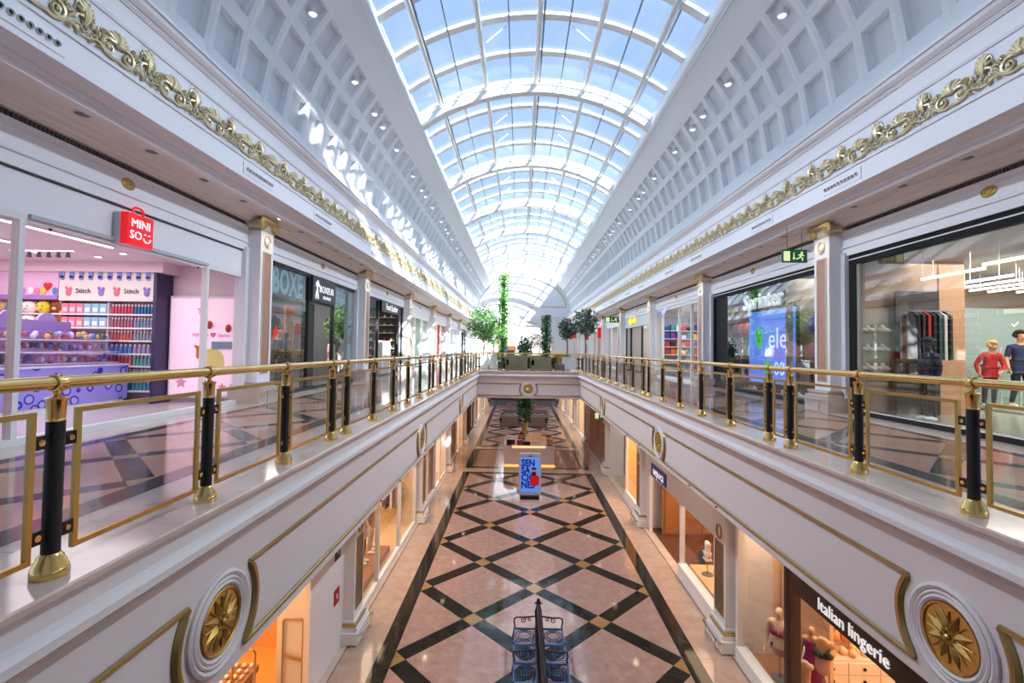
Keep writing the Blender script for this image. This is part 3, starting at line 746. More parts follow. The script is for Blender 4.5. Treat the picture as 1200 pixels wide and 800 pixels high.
for s in (-1, 1):
    for k in range(0, 8):
        for di, d in enumerate((1.3, 2.55, 3.8, 5.1, 6.4)):
            t = inst(dl_rim, 'downlight', None, (s*6.65, BAY[k]+d, 10.2)); props(t, '%s unlit soffit downlight from the camera end over the %s gallery' % (ORD[k*5+di], 'toy shop' if s < 0 else 'sports shop'), 'downlight', 'unlit soffit downlights on the %s side' % ('sunlit' if s < 0 else 'shaded'))
            inst(dl_off, 'lens', t)
        if k:
            t = inst(dl_rim, 'downlight', None, (s*6.53, BAY[k], 10.2)); props(t, 'lit warm downlight before the %s gold capital of the %s gallery' % (ORD[k-1], 'toy shop' if s < 0 else 'sports shop'), 'downlight', 'lit downlights at the capitals on the %s side' % ('sunlit' if s < 0 else 'shaded'))
            inst(dl_on, 'lens', t)
            if k < 5: lamp('capital_spot', 'SPOT', (s*6.5, BAY[k], 10.16), 26, (1, .72, .42), .05, spot=1.7)
    for y, n in ((BAY[0]+4.0, 1), (BAY[1]+4.1, 2), (BAY[2]+4.0, 3), (BAY[3]+4.0, 4)):
        p = MB().lathe([(0, .02), (.1, .016), (.12, .008), (.125, 0)], (0, 0, 0), 18, 'x').xf(Matrix.Translation((s*7.2, y, 9.72)) @ Matrix.Diagonal((-s, 1.15, .8, 1))).build('number_plaque', BRASSD, WALLS[s])
        text({(-1, 1): '209', (1, 1): '178', (-1, 2): '210', (1, 2): '177', (-1, 3): '211', (1, 3): '176', (-1, 4): '212', (1, 4): '175'}[(s, n)], .11, BRASS, p, (s*(7.2-.024), y, 9.715), 'L' if s < 0 else 'R', .004, 'digits')
    for k in range(0, 7):                           # round spot lamps in some of the top coffers
        for qi, q in enumerate((2, 4, 5, 7)):
            u, z = cove(34.3, -.02); y = BAY[k]+PIT*(q+.5)
            t = thing('spot_lamp', '%s round spot lamp from the camera end among the coffers over the %s gallery' % (ORD[k*4+qi], 'toy shop' if s < 0 else 'sports shop'), 'lamp', (s*u, y, z), 'coffer spot lamps on the %s side' % ('sunlit' if s < 0 else 'shaded'))
            MB().lathe([(0, .14), (.07, .13), (.10, .08), (.115, 0), (.10, -.02)], (s*u, y, z), 12).build('housing', STEEL, t)
            MB().ball((s*u, y, z-.01), (.09, .09, .06), 10, 6).build('bulb', LAMPOFF, t)
            MB().tube([(s*u, y, z+.13), (s*(u+.1), y, z+.2)], .02, 5).build('bracket', GREYM, t)
            if q in (2, 5): lamp('coffer_fill', 'SPOT', (s*(u-.06), y, z-.12), 1250, (.74, .86, 1), .1, rot=Vector((-s*1.0, 0, -1)).to_track_quat('-Z', 'Y').to_euler(), spot=1.3, blend=.5)  # added fill light; the real coffer lamps are off
def exit_sign(loc, label, w=.56, h=.30, face='F', arrow='v'):
    x, y, z = loc
    t = thing('exit_sign', label, 'sign', (x, y, z))
    MB().box(x-w/2, x+w/2, y-.02, y+.02, z-h/2, z+h/2).build('panel', glow('0c5a34', .35), t)
    pale = glow('d9e6a8', .8)
    MB().box(x-w*.45, x-w*.2, y-.026, y-.021, z-h*.38, z+h*.38).build('door_pictogram', pale, t)
    g = MB(); px = x+w*.24
    g.lathe([(0, -.003), (h*.09, -.003), (h*.09, .003), (0, .003)], (px+w*.04, y-.024, z+h*.27), 10, 'y')
    for a, b in (((.03, .16), (-.02, -.06)), ((.02, .14), (.12, .02)), ((.02, .14), (-.09, .06)), ((-.02, -.06), (.07, -.18)), ((.07, -.18), (.06, -.36)), ((-.02, -.06), (-.11, -.2)), ((-.11, -.2), (-.2, -.22))):
        g.tube([(px+a[0]*w, y-.024, z+a[1]*h), (px+b[0]*w, y-.024, z+b[1]*h)], h*.045, 5)
    g.build('running_figure', pale, t)
    g = MB(); ax = x-w*.04; g.tube([(ax, y-.024, z+h*.28), (ax, y-.024, z-h*.2)], h*.035, 4); g.add([(ax-.03*w/.56, y-.024, z-h*.1), (ax+.03*w/.56, y-.024, z-h*.1), (ax, y-.024, z-h*.32)], [(0, 1, 2)])
    g.build('arrow', pale, t)
    MB().tube([(x-w*.3, y, z+h/2), (x-w*.3, y, z+h/2+.55)], .008, 5).tube([(x+w*.3, y, z+h/2), (x+w*.3, y, z+h/2+.55)], .008, 5).build('hanger', GREYM, t)
    return t
exit_sign((6.14, 11.55, 9.37), 'green hanging exit sign beside the first pilaster on the upper gallery', .6, .31)
exit_sign((6.2, 34.6, 9.3), 'green hanging exit sign far along the gallery near the yellow logo', 1.0, .42)
t = exit_sign((4.25, 27.6, 3.25), 'green hanging exit sign under the lower arcade by the timber wall', .8, .42)
# ================================================================== FIGURES
def skin_mesh(verts, edges, radii, mats, level=2, root=0, name='body'):
    me = bpy.data.meshes.new(name); me.from_pydata(verts, edges, []); o = bpy.data.objects.new(name, me); COL.objects.link(o)
    m = o.modifiers.new('s', 'SKIN'); m.use_smooth_shade = True; m.branch_smoothing = .4
    for i, r in enumerate(radii):
        d = me.skin_vertices[0].data[i]; d.radius = r if isinstance(r, tuple) else (r, r); d.use_root = (i == root)
    sb = o.modifiers.new('d', 'SUBSURF'); sb.levels = level; sb.render_levels = level
    bpy.context.view_layer.update()
    out = bpy.data.meshes.new_from_object(o.evaluated_get(bpy.context.evaluated_depsgraph_get()))
    bpy.data.objects.remove(o); out.materials.clear()
    for mm in mats: out.materials.append(mm)
    out.polygons.foreach_set('use_smooth', [True]*len(out.polygons))
    return out
class Fig:
    """one skeleton, height 1, front towards -Y; pose moves joints; body and clothes are skins over it"""
    def __init__(s, H, pose=None, lean=0.0):
        J = dict(hem=(0, 0, .485), col=(0, .006, .843), pel=(0, 0, .535), bel=(0, -.004, .60), chest=(0, .004, .70), clav=(0, .006, .795), neck=(0, .004, .845), chin=(0, -.012, .878), head=(0, -.004, .925), top=(0, .004, .972), nose=(0, -.062, .918))
        for n, sg in (('l', 1), ('r', -1)):
            J.update({'sh'+n: (sg*.10, .008, .79), 'el'+n: (sg*.128, .02, .635), 'wr'+n: (sg*.138, -.02, .50), 'pa'+n: (sg*.14, -.032, .465),
                      'hip'+n: (sg*.052, 0, .50), 'kn'+n: (sg*.058, -.012, .285), 'an'+n: (sg*.06, .012, .045), 'to'+n: (sg*.066, -.085, .018)})
        for k, v in (pose or {}).items(): J[k] = v
        if lean:
            c, q = math.cos(lean), math.sin(lean)
            for k in J:
                x, y, z = J[k]
                if z > .55 and not k.startswith(('hip', 'kn', 'an', 'to')): dz = z-.53; J[k] = (x, y-dz*q, .53+dz*c)
        s.J = {k: Vector(v)*H for k, v in J.items()}; s.H = H
    R = dict(hem=(.080, .060), col=(.046, .044), pel=(.085, .062), bel=(.072, .052), chest=(.085, .06), clav=(.06, .045), neck=.030, chin=.042, head=(.057, .066), top=.046, nose=.013,
             sh=.036, el=.025, wr=.017, pa=(.02, .011), hip=.052, kn=.034, an=.021, to=(.022, .014))
    def skin(s, chains, mats, k=1.0, extra=None, lvl=2, fingers=False, root='pel'):
        idx = {}; vs = []; es = []; rs = []
        def v(n):
            if n not in idx:
                idx[n] = len(vs); vs.append(s.J[n]); base = n[:-1] if n[-1] in 'lr' and n not in ('pel', 'bel', 'col') and n[:-1] in s.R else n
                r = s.R[base]; r = r if isinstance(r, tuple) else (r, r); rs.append((r[0]*s.H*k, r[1]*s.H*k))
            return idx[n]
        for ch in chains:
            for a, b in zip(ch, ch[1:]): es.append((v(a), v(b)))
        if fingers:
            for n, sg in (('l', 1), ('r', -1)):
                p = s.J['pa'+n]; w = s.J['wr'+n]; d = (p-w).normalized(); side = Vector((0, -1, 0)); side = (side-d*side.dot(d)).normalized(); pl = d.cross(side)*-sg
                for q, (o, L) in enumerate(((-.016, .036), (-.005, .043), (.006, .040), (.016, .032))):
                    a = p+d*.012*s.H+side*o*s.H; b = a+d*L*.55*s.H; c = b+(d*.85+pl*.5).normalized()*L*.5*s.H
                    i = len(vs); vs.extend([a, b, c]); rs.extend([(.0062*s.H,)*2, (.0056*s.H,)*2, (.0046*s.H,)*2]); es.extend([(idx['pa'+n], i), (i, i+1), (i+1, i+2)])
                a = w+d*.012*s.H+side*.02*s.H; b = a+(d*.6+side*.8).normalized()*.03*s.H
                i = len(vs); vs.extend([a, b]); rs.extend([(.007*s.H,)*2, (.0055*s.H,)*2]); es.extend([(idx['wr'+n], i), (i, i+1)])
        return skin_mesh(vs, es, rs, mats, lvl, idx.get(root, 0))
BODY = [['pel', 'bel', 'chest', 'clav', 'neck', 'chin', 'head', 'top'], ['head', 'nose']]+[[a+n for a in ()] or ['clav', 'sh'+n, 'el'+n, 'wr'+n, 'pa'+n] for n in 'lr']+[['pel', 'hip'+n, 'kn'+n, 'an'+n, 'to'+n] for n in 'lr']
def figure(name, label, cat, loc, rz, H, skin, pose=None, lean=0.0, top=None, sleeves=2, legs=None, leg_len=3, shoes=None, hair=None, dress=None, face=False, group=None):
    F = Fig(H, pose, lean); t = thing(name, label, cat, loc, group, rz)
    inst(F.skin(BODY, [skin], fingers=True), 'body', t)
    if top:
        ch = [['hem', 'pel', 'bel', 'chest', 'clav', 'col']]
        for n in 'lr': ch.append((['clav', 'sh'+n, 'el'+n, 'wr'+n])[:2+sleeves])
        inst(F.skin([c for c in ch if len(c) > 1], [top], 1.18), 'shirt', t)
    if legs:
        ch = [['bel', 'pel']]+[(['pel', 'hip'+n, 'kn'+n, 'an'+n])[:leg_len+1] for n in 'lr']
        inst(F.skin(ch, [legs], 1.18), 'trousers', t)
    if dress:
        g = MB().lathe([(.155*H, .30*H), (.13*H, .42*H), (.105*H, .52*H), (.078*H, .62*H), (.098*H, .72*H), (.085*H, .78*H), (.05*H, .80*H)], seg=16); g.xf(Matrix.Diagonal((1, .72, 1, 1)))
        inst(g.mesh('dress', dress), 'dress', t)
    if shoes:
        for n in 'lr':
            a = F.J['an'+n]; q = F.J['to'+n]; m = (a+q)/2
            g = MB().ball((m.x, m.y, .028*H), (.034*H, .075*H, .03*H), 10, 6); inst(g.mesh('shoe', shoes), 'shoe', t)
    hd = F.J['head']
    if hair:
        g = MB(); random.seed(3)
        for i in range(90):
            a = random.uniform(0, 2*PI); e = random.uniform(-.25, 1.5); d = Vector((math.cos(a)*math.cos(e), math.sin(a)*math.cos(e), math.sin(e)))
            if d.y < -.35 and d.z < .62: continue
            p = hd+Vector((d.x*.052, d.y*.06+.006, d.z*.058+.012))*H; g.ball(p, .021*H, 6, 4)
        inst(g.mesh('hair', hair), 'hair', t)
    if face:
        g = MB()
        for sg in (-1, 1): g.ball(hd+Vector((sg*.021, -.056, .008))*H, (.009*H, .005*H, .006*H), 6, 4)
        inst(g.mesh('eyes', plain('2a1c16', .3)), 'eyes', t)
        g = MB().ball(hd+Vector((0, -.052, -.03))*H, (.016*H, .006*H, .005*H), 8, 4); inst(g.mesh('mouth', plain('9a4f48', .5)), 'mouth', t)
        g = MB()
        for sg in (-1, 1): g.ball(hd+Vector((sg*.053, .004, -.004))*H, (.006*H, .012*H, .018*H), 6, 4)
        inst(g.mesh('ears', skin), 'ears', t)
    return t
def bust(label, loc, rz, col, bra=None, pants=None, top=None, h0=1.0, scale=1.0, head=False, skin=None, arms=False, group=None):
    """half mannequin on a thin pole with a round foot"""
    t = thing('mannequin', label, 'mannequin', loc, group, rz); H = 1.75*scale; zo = h0-.5*H; sk_ = skin or MANN
    F = Fig(H); 
    for k in F.J: F.J[k] = F.J[k]+Vector((0, 0, zo))
    ch = [['hipl', 'pel'], ['hipr', 'pel'], ['pel', 'bel', 'chest', 'clav', 'neck']+(['chin', 'head', 'top'] if head else [])]
    for n in 'lr': ch.append(['clav', 'sh'+n]+(['el'+n, 'wr'+n, 'pa'+n] if arms else []))
    if head: ch.append(['head', 'nose'])
    inst(F.skin(ch, [sk_], fingers=arms), 'torso', t)
    c = F.J['chest']; p = F.J['pel']
    if bra:
        g = MB()
        for sg in (-1, 1): g.ball((sg*.045*H, c.y-.055*H, c.z+.01*H), (.038*H, .028*H, .034*H), 10, 6); g.tube([(sg*.05*H, c.y-.07*H, c.z+.04*H), (sg*.07*H, c.y, c.z+.105*H)], .006*H, 5)
        g.tube([(.074*H*math.cos(2*PI*i/18), c.y+.052*H*math.sin(2*PI*i/18), c.z-.018*H) for i in range(18)], .014*H, 5, True)
        inst(g.mesh('bra', bra), 'bra', t)
    if pants:
        g = MB().lathe([(.092*H, p.z+.02*H), (.094*H, p.z-.02*H), (.05*H, p.z-.075*H)], seg=16); g.xf(Matrix.Diagonal((1, .75, 1, 1))); inst(g.mesh('briefs', pants), 'briefs', t)
    if top: inst(F.skin([['hem', 'pel', 'bel', 'chest', 'clav', 'col']]+[['clav', 'sh'+n] for n in 'lr'], [top], 1.12), 'top', t)
    inst(MB().tube([(0, 0, .02), (0, 0, zo+.5*H)], .014, 6).mesh('pole', GREYM), 'pole', t)
    inst(MB().lathe([(0, .03), (.16, .02), (.17, 0), (0, 0)], seg=16).mesh('foot_plate', GREYM), 'foot_plate', t)
    return t

# ================================================================== PLANTS
def leaf_cloud(c, r, n, size, rng, flat=.0, shell=.35):
    g = MB(); rx, ry, rz = r
    for i in range(n):
        while True:
            d = Vector((rng.uniform(-1, 1), rng.uniform(-1, 1), rng.uniform(-1, 1)))
            if 0.05 < d.length <= 1: break
        d = d.normalized()*(shell+(1-shell)*rng.random()**.6)*(1+.12*math.sin(5*math.atan2(d.y, d.x)+3*d.z))
        p = Vector((c[0]+d.x*rx, c[1]+d.y*ry, c[2]+d.z*rz))
        a = Vector((rng.uniform(-1, 1), rng.uniform(-1, 1), rng.uniform(-.9, .5))).normalized(); b = a.cross(Vector((rng.uniform(-1, 1), rng.uniform(-1, 1), rng.uniform(-1, 1)))).normalized(); nn = a.cross(b)
        L = size*rng.uniform(.7, 1.3); W = L*.26
        g.add([p, p+a*L*.5+b*W+nn*L*.06, p+a*L, p+a*L*.5-b*W+nn*L*.06], [(0, 1, 2), (0, 2, 3)])
    return g
# ================================================================== SHOP ROOMS
def room(s, u0, u1, y0, y1, z0, z1, wm, fm, cm, light=None, lcol=(1, .9, .8), open_y1=False):
    """inner faces of a shop, open towards the hall at u0"""
    x0, x1 = s*u0, s*u1
    g = MB().quad((x1, y0, z0), (x1, y1, z0), (x1, y1, z1), (x1, y0, z1)).quad((x0, y0, z0), (x1, y0, z0), (x1, y0, z1), (x0, y0, z1))
    if not open_y1: g.quad((x0, y1, z0), (x1, y1, z0), (x1, y1, z1), (x0, y1, z1))
    o = g.build('wall_shop', wm, kind='structure')
    bx('floor', fm, min(x0, x1), max(x0, x1), y0, y1, z0-.06, z0, kind='structure')
    bx('ceiling', cm, min(x0, x1), max(x0, x1), y0, y1, z1, z1+.06, kind='structure')
    if light: lamp('shop_light', 'AREA', ((x0+x1)/2, (y0+y1)/2, z1-.06), light, lcol, abs(u1-u0)*.7, (y1-y0)*.7)
    return o
def front(label, s, y0, y1, z0, z1, us, posts, panes, fm, gm=SGLASS, top=.1, pw=.05, sill=.1, name='shopfront', extra=None):
    """glazed shopfront: head, sill, posts at the given y, panes between given pairs"""
    t = thing(name, label, 'shopfront', (s*us, (y0+y1)/2, z0))
    bx('head', fm, s*us, s*(us+.12), y0, y1, z1-top, z1, t)
    bx('sill', fm, s*us, s*(us+.12), y0, y1, z0, z0+sill, t) if sill else None
    for y in posts: bx('post', fm, s*us, s*(us+.12), y-pw, y+pw, z0+sill, z1-top, t)
    for a, b in panes: bx('pane', gm, s*(us+.05), s*(us+.062), a, b, z0+sill, z1-top, t)
    return t
F_ = {-1: 'L', 1: 'R'}
Z9 = 9.33
# ---------------------------------------------------------------- toy shop (upper gallery, camera side)
PK = plain('e9d3da', .6)
room(-1, 7.4, 14, 3.9, 11.5, UF, 8.95, PK, plain('c9bcc0', .25), plain('e4d6da', .6), 210, (1, .9, .93))
t = front('white-framed toy shop front under the red square sign', -1, 4.2, 11.42, UF, 8.76, 7.25, (4.25, 6.24, 10.04, 11.34), ((4.3, 6.19), (10.09, 11.29)), STEEL, SGLASS, .1, .038)
bx('fascia_board', WHITE, -7.26, -7.4, 4.2, 11.42, 8.76, 9.30, t); bx('gap_shade_strip', plain('4a4648'), -7.24, -7.3, 4.2, 11.42, 9.30, 9.33, t)  # dark strip painted as the shade in a gap
bx('head_rail', plain('b9bcc2', .4), -7.2, -7.3, 6.3, 9.98, 8.70, 8.76, t)
for y in (6.6, 9.7): MB().lathe([(0, -.01), (.02, -.01), (.02, .01), (0, .01)], (-7.24, y, 8.62), 8, 'x').build('sensor', BLACK, t)
r = thing('square_sign', 'red square shop sign with a handle loop and white letters', 'sign', (-7.1, 8.2, 8.74))
RS = mat('sign_red', lin('e3121b'), .4, emit=lin('f01018'), estr=.55)
bx('box', RS, -7.0, -7.12, 7.93, 8.47, 8.74, 9.26, r); bx('edge', plain('c9ccd4', .4), -7.121, -7.24, 7.93, 8.47, 8.74, 9.26, r)
MB().tube([(-7.06, 8.10, 9.26), (-7.06, 8.11, 9.36), (-7.06, 8.15, 9.39), (-7.06, 8.27, 9.39), (-7.06, 8.31, 9.36), (-7.06, 8.32, 9.26)], .02, 6).build('handle', RS, r)
text('MINI', .2, LETW, r, (-6.995, 8.20, 9.10), 'L', .006); text('SO', .2, LETW, r, (-6.995, 8.10, 8.90), 'L', .006)
g = MB().tube([(-6.99, 8.33+.075*math.cos(a), 8.90+.075*math.sin(a)) for a in [PI*1.05+PI*.9*i/10 for i in range(11)]], .013, 5)
g.tube([(-6.99, 8.27, 8.945), (-6.99, 8.285, 8.965), (-6.99, 8.30, 8.945)], .010, 5).tube([(-6.99, 8.35, 8.95), (-6.99, 8.395, 8.955)], .010, 5); g.build('smile', LETW, r)
r.location = Vector(r.location)+Vector((0, -.3, -.07))
for i, (u, y0, y1) in enumerate(((8.6, 4.5, 9.2), (10.2, 4.5, 9.0))):
    t = thing('strip_light', 'white %s strip light on the toy shop ceiling' % ('front' if i == 0 else 'rear'), 'lamp', (-u, y0, 8.9)); bx('channel', STEEL, -u-.04, -u+.04, y0, y1, 8.91, 8.95, t); bx('diffuser', LAMPW, -u-.022, -u+.022, y0+.02, y1-.02, 8.895, 8.91, t)
for i, (u, y) in enumerate(((8.2, 10.4), (9.0, 9.9), (9.9, 10.3), (8.3, 8.0), (10.8, 9.8))):
    t = thing('spot_light', '%s small round spot on the toy shop ceiling' % ORD[i], 'lamp', (-u, y, 8.93), 'toy shop ceiling spots'); MB().lathe([(.08, 0), (.09, -.02), (0, -.02)], (-u, y, 8.95), 12).build('rim', STEEL, t); MB().lathe([(0, -.025), (.06, -.025)], (-u, y, 8.95), 12).build('lens', LAMPW, t)
t = thing('track_lamps', 'row of small black spot lamps on the toy shop ceiling track', 'lamp', (-10.2, 9.4, 8.9)); bx('track', STEEL, -10.9, -9.6, 9.38, 9.42, 8.86, 8.9, t)
for k in range(6): MB().lathe([(.03, .05), (.045, -.05), (0, -.04)], (-9.7-.2*k, 9.4, 8.80), 8).build('lamp_head', BLACK, t)
bx('bulkhead', PK, -14, -8.9, 10.9, 11.49, 8.70, 8.95, kind='structure').name = 'wall_shop'
# shelf unit on the side wall, its boards carry rows of goods
su = thing('shelf_unit', 'tall white shelf unit of the toy shop, striped awning board above', 'shelving', (-11.2, 11.3, UF))
bx('back_panel', plain('d9c9cf', .6), -13.35, -9.15, 11.40, 11.47, UF, 8.1, su); bx('end_panel', plain('3a3358', .5), -9.15, -9.07, 10.95, 11.47, UF, 8.7, su)
SHZ = [7.72, 7.40, 7.10, 6.79, 6.50, 6.20, 5.92]
for z in SHZ: bx('shelf_board', plain('efe6ea', .4), -13.35, -9.15, 11.0, 11.40, z-.035, z, su)
for u in (10.3, 11.45, 12.4): bx('divider', plain('e2d4da', .5), -u-.012, -u+.012, 11.05, 11.40, UF, 8.0, su)
aw = thing('awning_board', 'cream board with blue scallops and blue lettering above the bottles', 'sign', (-10.3, 11.0, 8.02)); bx('board', plain('e6dfd8', .6), -11.44, -9.18, 10.99, 11.05, 8.02, 8.70, aw)
for k in range(10):
    u = -11.36+.228*k; MB().box(u-.05, u+.05, 10.965, 10.985, 8.56, 8.70).build('scallop', plain('7e8fd6', .5), aw); MB().lathe([(0, -.01), (.05, -.01), (.05, .01), (0, .01)], (u, 10.975, 8.56), 12, 'y').build('scallop', plain('7e8fd6', .5), aw)
for u in (-10.85, -9.7): text('Stitch', .16, plain('3b3a55'), aw, (u, 10.98, 8.25), 'F', .004)
for u, c in ((-11.2, 'e0708c'), (-10.42, '8a78c8'), (-10.05, 'e0708c'), (-9.33, '8a78c8')):
    g = MB(); g.ball((u, 10.975, 8.22), (.07, .012, .09), 8, 5).ball((u-.05, 10.975, 8.32), (.035, .012, .04), 8, 4).ball((u+.05, 10.975, 8.31), (.035, .012, .04), 8, 4); g.build('print_blob', plain(c, .6), aw)
pb = thing('header_board', 'lilac header board with a red heart above the soft toys', 'sign', (-12.4, 11.0, 8.1)); bx('board', plain('e3bfe0', .6), -13.35, -11.46, 10.99, 11.05, 8.12, 8.70, pb); bx('lower_band', plain('a87cc8', .6), -13.35, -11.46, 10.97, 11.04, 8.04, 8.14, pb)
g = MB(); g.ball((-11.74, 10.97, 8.38), (.06, .015, .06), 8, 5).ball((-11.65, 10.97, 8.38), (.06, .015, .06), 8, 5).add([(-11.79, 10.965, 8.36), (-11.60, 10.965, 8.36), (-11.695, 10.965, 8.24)], [(0, 1, 2)]); g.build('heart', RED, pb)
for u, c in ((-12.1, 'f4f0f2'), (-12.3, 'b48ad0'), (-11.95, 'e88ab0'), (-11.8, 'f0c840'), (-11.52, '5a86c8')): MB().ball((u, 10.975, 8.24), (.07, .015, .09), 8, 5).build('print_blob', plain(c, .6), pb)
BOT = {}
def bottle_mesh(w, h):
    return MB().lathe([(0, 0), (w*.42, 0), (w*.45, h*.04), (w*.45, h*.62), (w*.3, h*.74), (w*.26, h*.8)], seg=10), MB().lathe([(w*.3, h*.78), (w*.3, h), (0, h)], seg=10)
def row(label, group, cat, name, n, u0, u1, z, y, h, col, kind, capc='efe6e6'):
    """goods standing side by side on a board"""
    w = (u1-u0)/n; key = (kind, round(w, 3), h, col)
    if key not in BOT:
        if kind == 'bottle': a, b = bottle_mesh(w*.92, h)
        else: a = MB().box(-w*.45, w*.45, -.1, .1, 0, h); b = MB().box(-w*.3, w*.3, -.104, -.1, h*.2, h*.6)
        BOT[key] = (a.mesh(name, plain(col, .35)), b.mesh('cap' if kind == 'bottle' else 'label_patch', plain(capc, .4)))
    for i in range(n):
        o = inst(BOT[key][0], name, None, (u0+w*(i+.5), y, z)); props(o, '%s %s' % (ORD[i], label.replace(' on the', ' along the', 1)), cat, group); inst(BOT[key][1], 'cap' if kind == 'bottle' else 'label_patch', o)
for k, (z, ca, cb, na, h) in enumerate(((7.72, 'c04560', '2d6f9c', 7, .24), (7.40, 'a5647c', '7d8fa8', 7, .25), (7.10, 'c0605c', '8a97a8', 7, .24), (6.79, '5f7ec8', '9d92bc', 5, .22), (6.50, 'dd6d74', '6fb0ae', 6, .25), (6.20, 'd85f6a', '3a9aa0', 6, .22), (5.92, '3f7fb8', '49a0b0', 6, .22))):
    nm = ('top', 'second', 'third', 'fourth', 'fifth', 'sixth', 'lowest')[k]
    row('%s bottle on the left half of the %s toy shop shelf' % (('red', 'mauve', 'salmon', 'blue', 'coral', 'red', 'blue')[k], nm), 'left-half bottles on the %s shelf' % nm, 'bottle', 'bottle', na, -10.27, -9.73, z, 11.12, h, ca, 'bottle')
    row('%s bottle on the right half of the %s toy shop shelf' % (('deep blue', 'grey', 'grey', 'lilac', 'teal', 'teal', 'teal')[k], nm), 'right-half bottles on the %s shelf' % nm, 'bottle', 'bottle', na, -9.72, -9.18, z, 11.12, h, cb, 'bottle')
for k, z in enumerate((7.72, 7.40)):
    nm = ('top', 'second')[k]
    row('pink carton on the %s toy shop shelf' % nm, 'pink cartons on the %s shelf' % nm, 'box', 'carton', 3, -11.42, -10.88, z, 11.14, .24, 'e8859a', 'box', 'f4d6da'); row('pale blue carton on the %s toy shop shelf' % nm, 'blue cartons on the %s shelf' % nm, 'box', 'carton', 3, -10.88, -10.32, z, 11.14, .24, '8fc0d8', 'box', 'eef4f8')
row('coral pot on the third toy shop shelf', 'coral pots', 'bottle', 'pot', 6, -11.9, -11.1, 7.10, 11.12, .16, 'e06868', 'bottle', 'f0b0a8'); row('green pot on the third toy shop shelf', 'green pots', 'bottle', 'pot', 8, -11.1, -10.32, 7.10, 11.12, .16, '3f9c88', 'bottle', '7cc8b0')
def plush(label, u, z, col, ear, y=11.12, sc=1.0):
    t = thing('soft_toy', label, 'soft toy', (u, y, z)); e = plain(ear, .9); m = plain(col, .9)
    MB().ball((u, y, z+.15*sc), (.19*sc, .13*sc, .15*sc), 12, 8).build('body', m, t)
    g = MB()
    for sg in (-1, 1): g.ball((u+sg*.17*sc, y, z+.2*sc), (.06*sc, .05*sc, .09*sc), 8, 6)
    g.build('ears', e, t); g = MB()
    for sg in (-1, 1): g.ball((u+sg*.06*sc, y-.125*sc, z+.17*sc), .014*sc, 6, 4)
    g.build('eyes', plain('1d1a1c'), t); MB().ball((u, y-.12*sc, z+.11*sc), (.05*sc, .03*sc, .035*sc), 8, 5).build('muzzle', plain('e6c9a8', .9), t)
for z, nm in ((7.72, 'top'), (7.40, 'second')):
    for u, c, e, w_ in ((-13.0, 'd8b98a', 'c49a64', 'tan'), (-12.6, '6f9fd0', '5684b8', 'blue'), (-12.25, 'f2ece8', 'e2d4d0', 'white'), (-11.9, 'f0d040', '2a2422', 'yellow black-eared'), (-11.55, '96501f', '7a3c16', 'brown')): plush('%s soft toy on the %s toy shop shelf' % (w_, nm), u, z, c, e)
# poster light box on the side wall
lb = thing('light_box', 'tall pink light box poster inside the toy shop front', 'poster', (-8.2, 11.3, UF)); LBM = mat('light_box_pink', lin('f6dbea'), .5, noise=lin('f3c3dc'), scale=1.2, amt=.9, emit=lin('f3cfe2'), estr=.45)
bx('frame', STEEL, -9.04, -7.44, 11.36, 11.44, 5.74, 8.2, lb); bx('sheet', LBM, -9.0, -7.46, 11.345, 11.36, 5.8, 8.14, lb)
def star(g, x, y, z, r, r2=None, n=5): g.add([(x+(r if i % 2 == 0 else (r2 or r*.45))*math.sin(PI*i/n), y, z+(r if i % 2 == 0 else (r2 or r*.45))*math.cos(PI*i/n)) for i in range(2*n)]+[(x, y, z)], [(i, (i+1) % (2*n), 2*n) for i in range(2*n)])
g = MB(); star(g, -8.25, 11.34, 7.86, .13); star(g, -8.7, 11.34, 6.1, .16); star(g, -7.7, 11.34, 6.0, .12); g.build('printed_stars', plain('f0a8cc', .6), lb)
g = MB(); star(g, -8.2, 11.34, 6.8, .18, .18, 3); g.add([(-8.42, 11.338, 7.02), (-8.1, 11.338, 6.95), (-8.2, 11.338, 6.62)], [(0, 1, 2)]); g.build('printed_cone', plain('c8763a', .6), lb)
text('MINISO \u2665 Sanrio', .12, plain('e070a0', .6), lb, (-8.0, 11.34, 7.25), 'F', .003)
for (x, z) in ((-8.02, 7.5), (-7.56, 7.42)): MB().ball((x, 11.30, z), (.075, .03, .10), 12, 8).build('red_balloon', plain('c01a22', .4), lb)
MB().ball((-7.95, 11.34, 6.6), (.30, .01, .34), 14, 8).build('printed_cloud', plain('f3e28a', .6), lb)
bx('notice_card', plain('7f9bb0', .4), -7.96, -7.48, 11.30, 11.335, 6.92, 7.10, lb)
# counter with ring cloth, acrylic keychain rack
ct = thing('display_counter', 'display counter covered with a lilac cloth of blue rings', 'counter', (-10.1, 9.4, UF)); bx('plinth', STEEL, -10.55, -9.72, 7.3, 10.9, UF, 5.76, ct); bx('ring_cloth', CLOTH, -10.6, -9.68, 7.25, 10.95, 5.76, 6.52, ct); bx('top', plain('d9cfe8', .4), -10.62, -9.66, 7.22, 10.97, 6.52, 6.56, ct)
kr = thing('keychain_rack', 'clear lilac rack hung with small charms on the ring-cloth counter', 'display rack', (-10.1, 9.6, 6.56)); ACR = glass('acrylic_lilac', (.86, .82, .94), .05, 1.45, 1.2)
for z in (6.60, 6.84, 7.08): bx('tray', plain('cfc2e6', .3), -10.5, -9.78, 8.0, 10.8, z-.02, z, kr)
bx('front_panel', ACR, -9.80, -9.79, 8.0, 10.8, 6.6, 7.28, kr); bx('back_panel', ACR, -10.52, -10.48, 8.0, 10.8, 6.6, 7.3, kr)
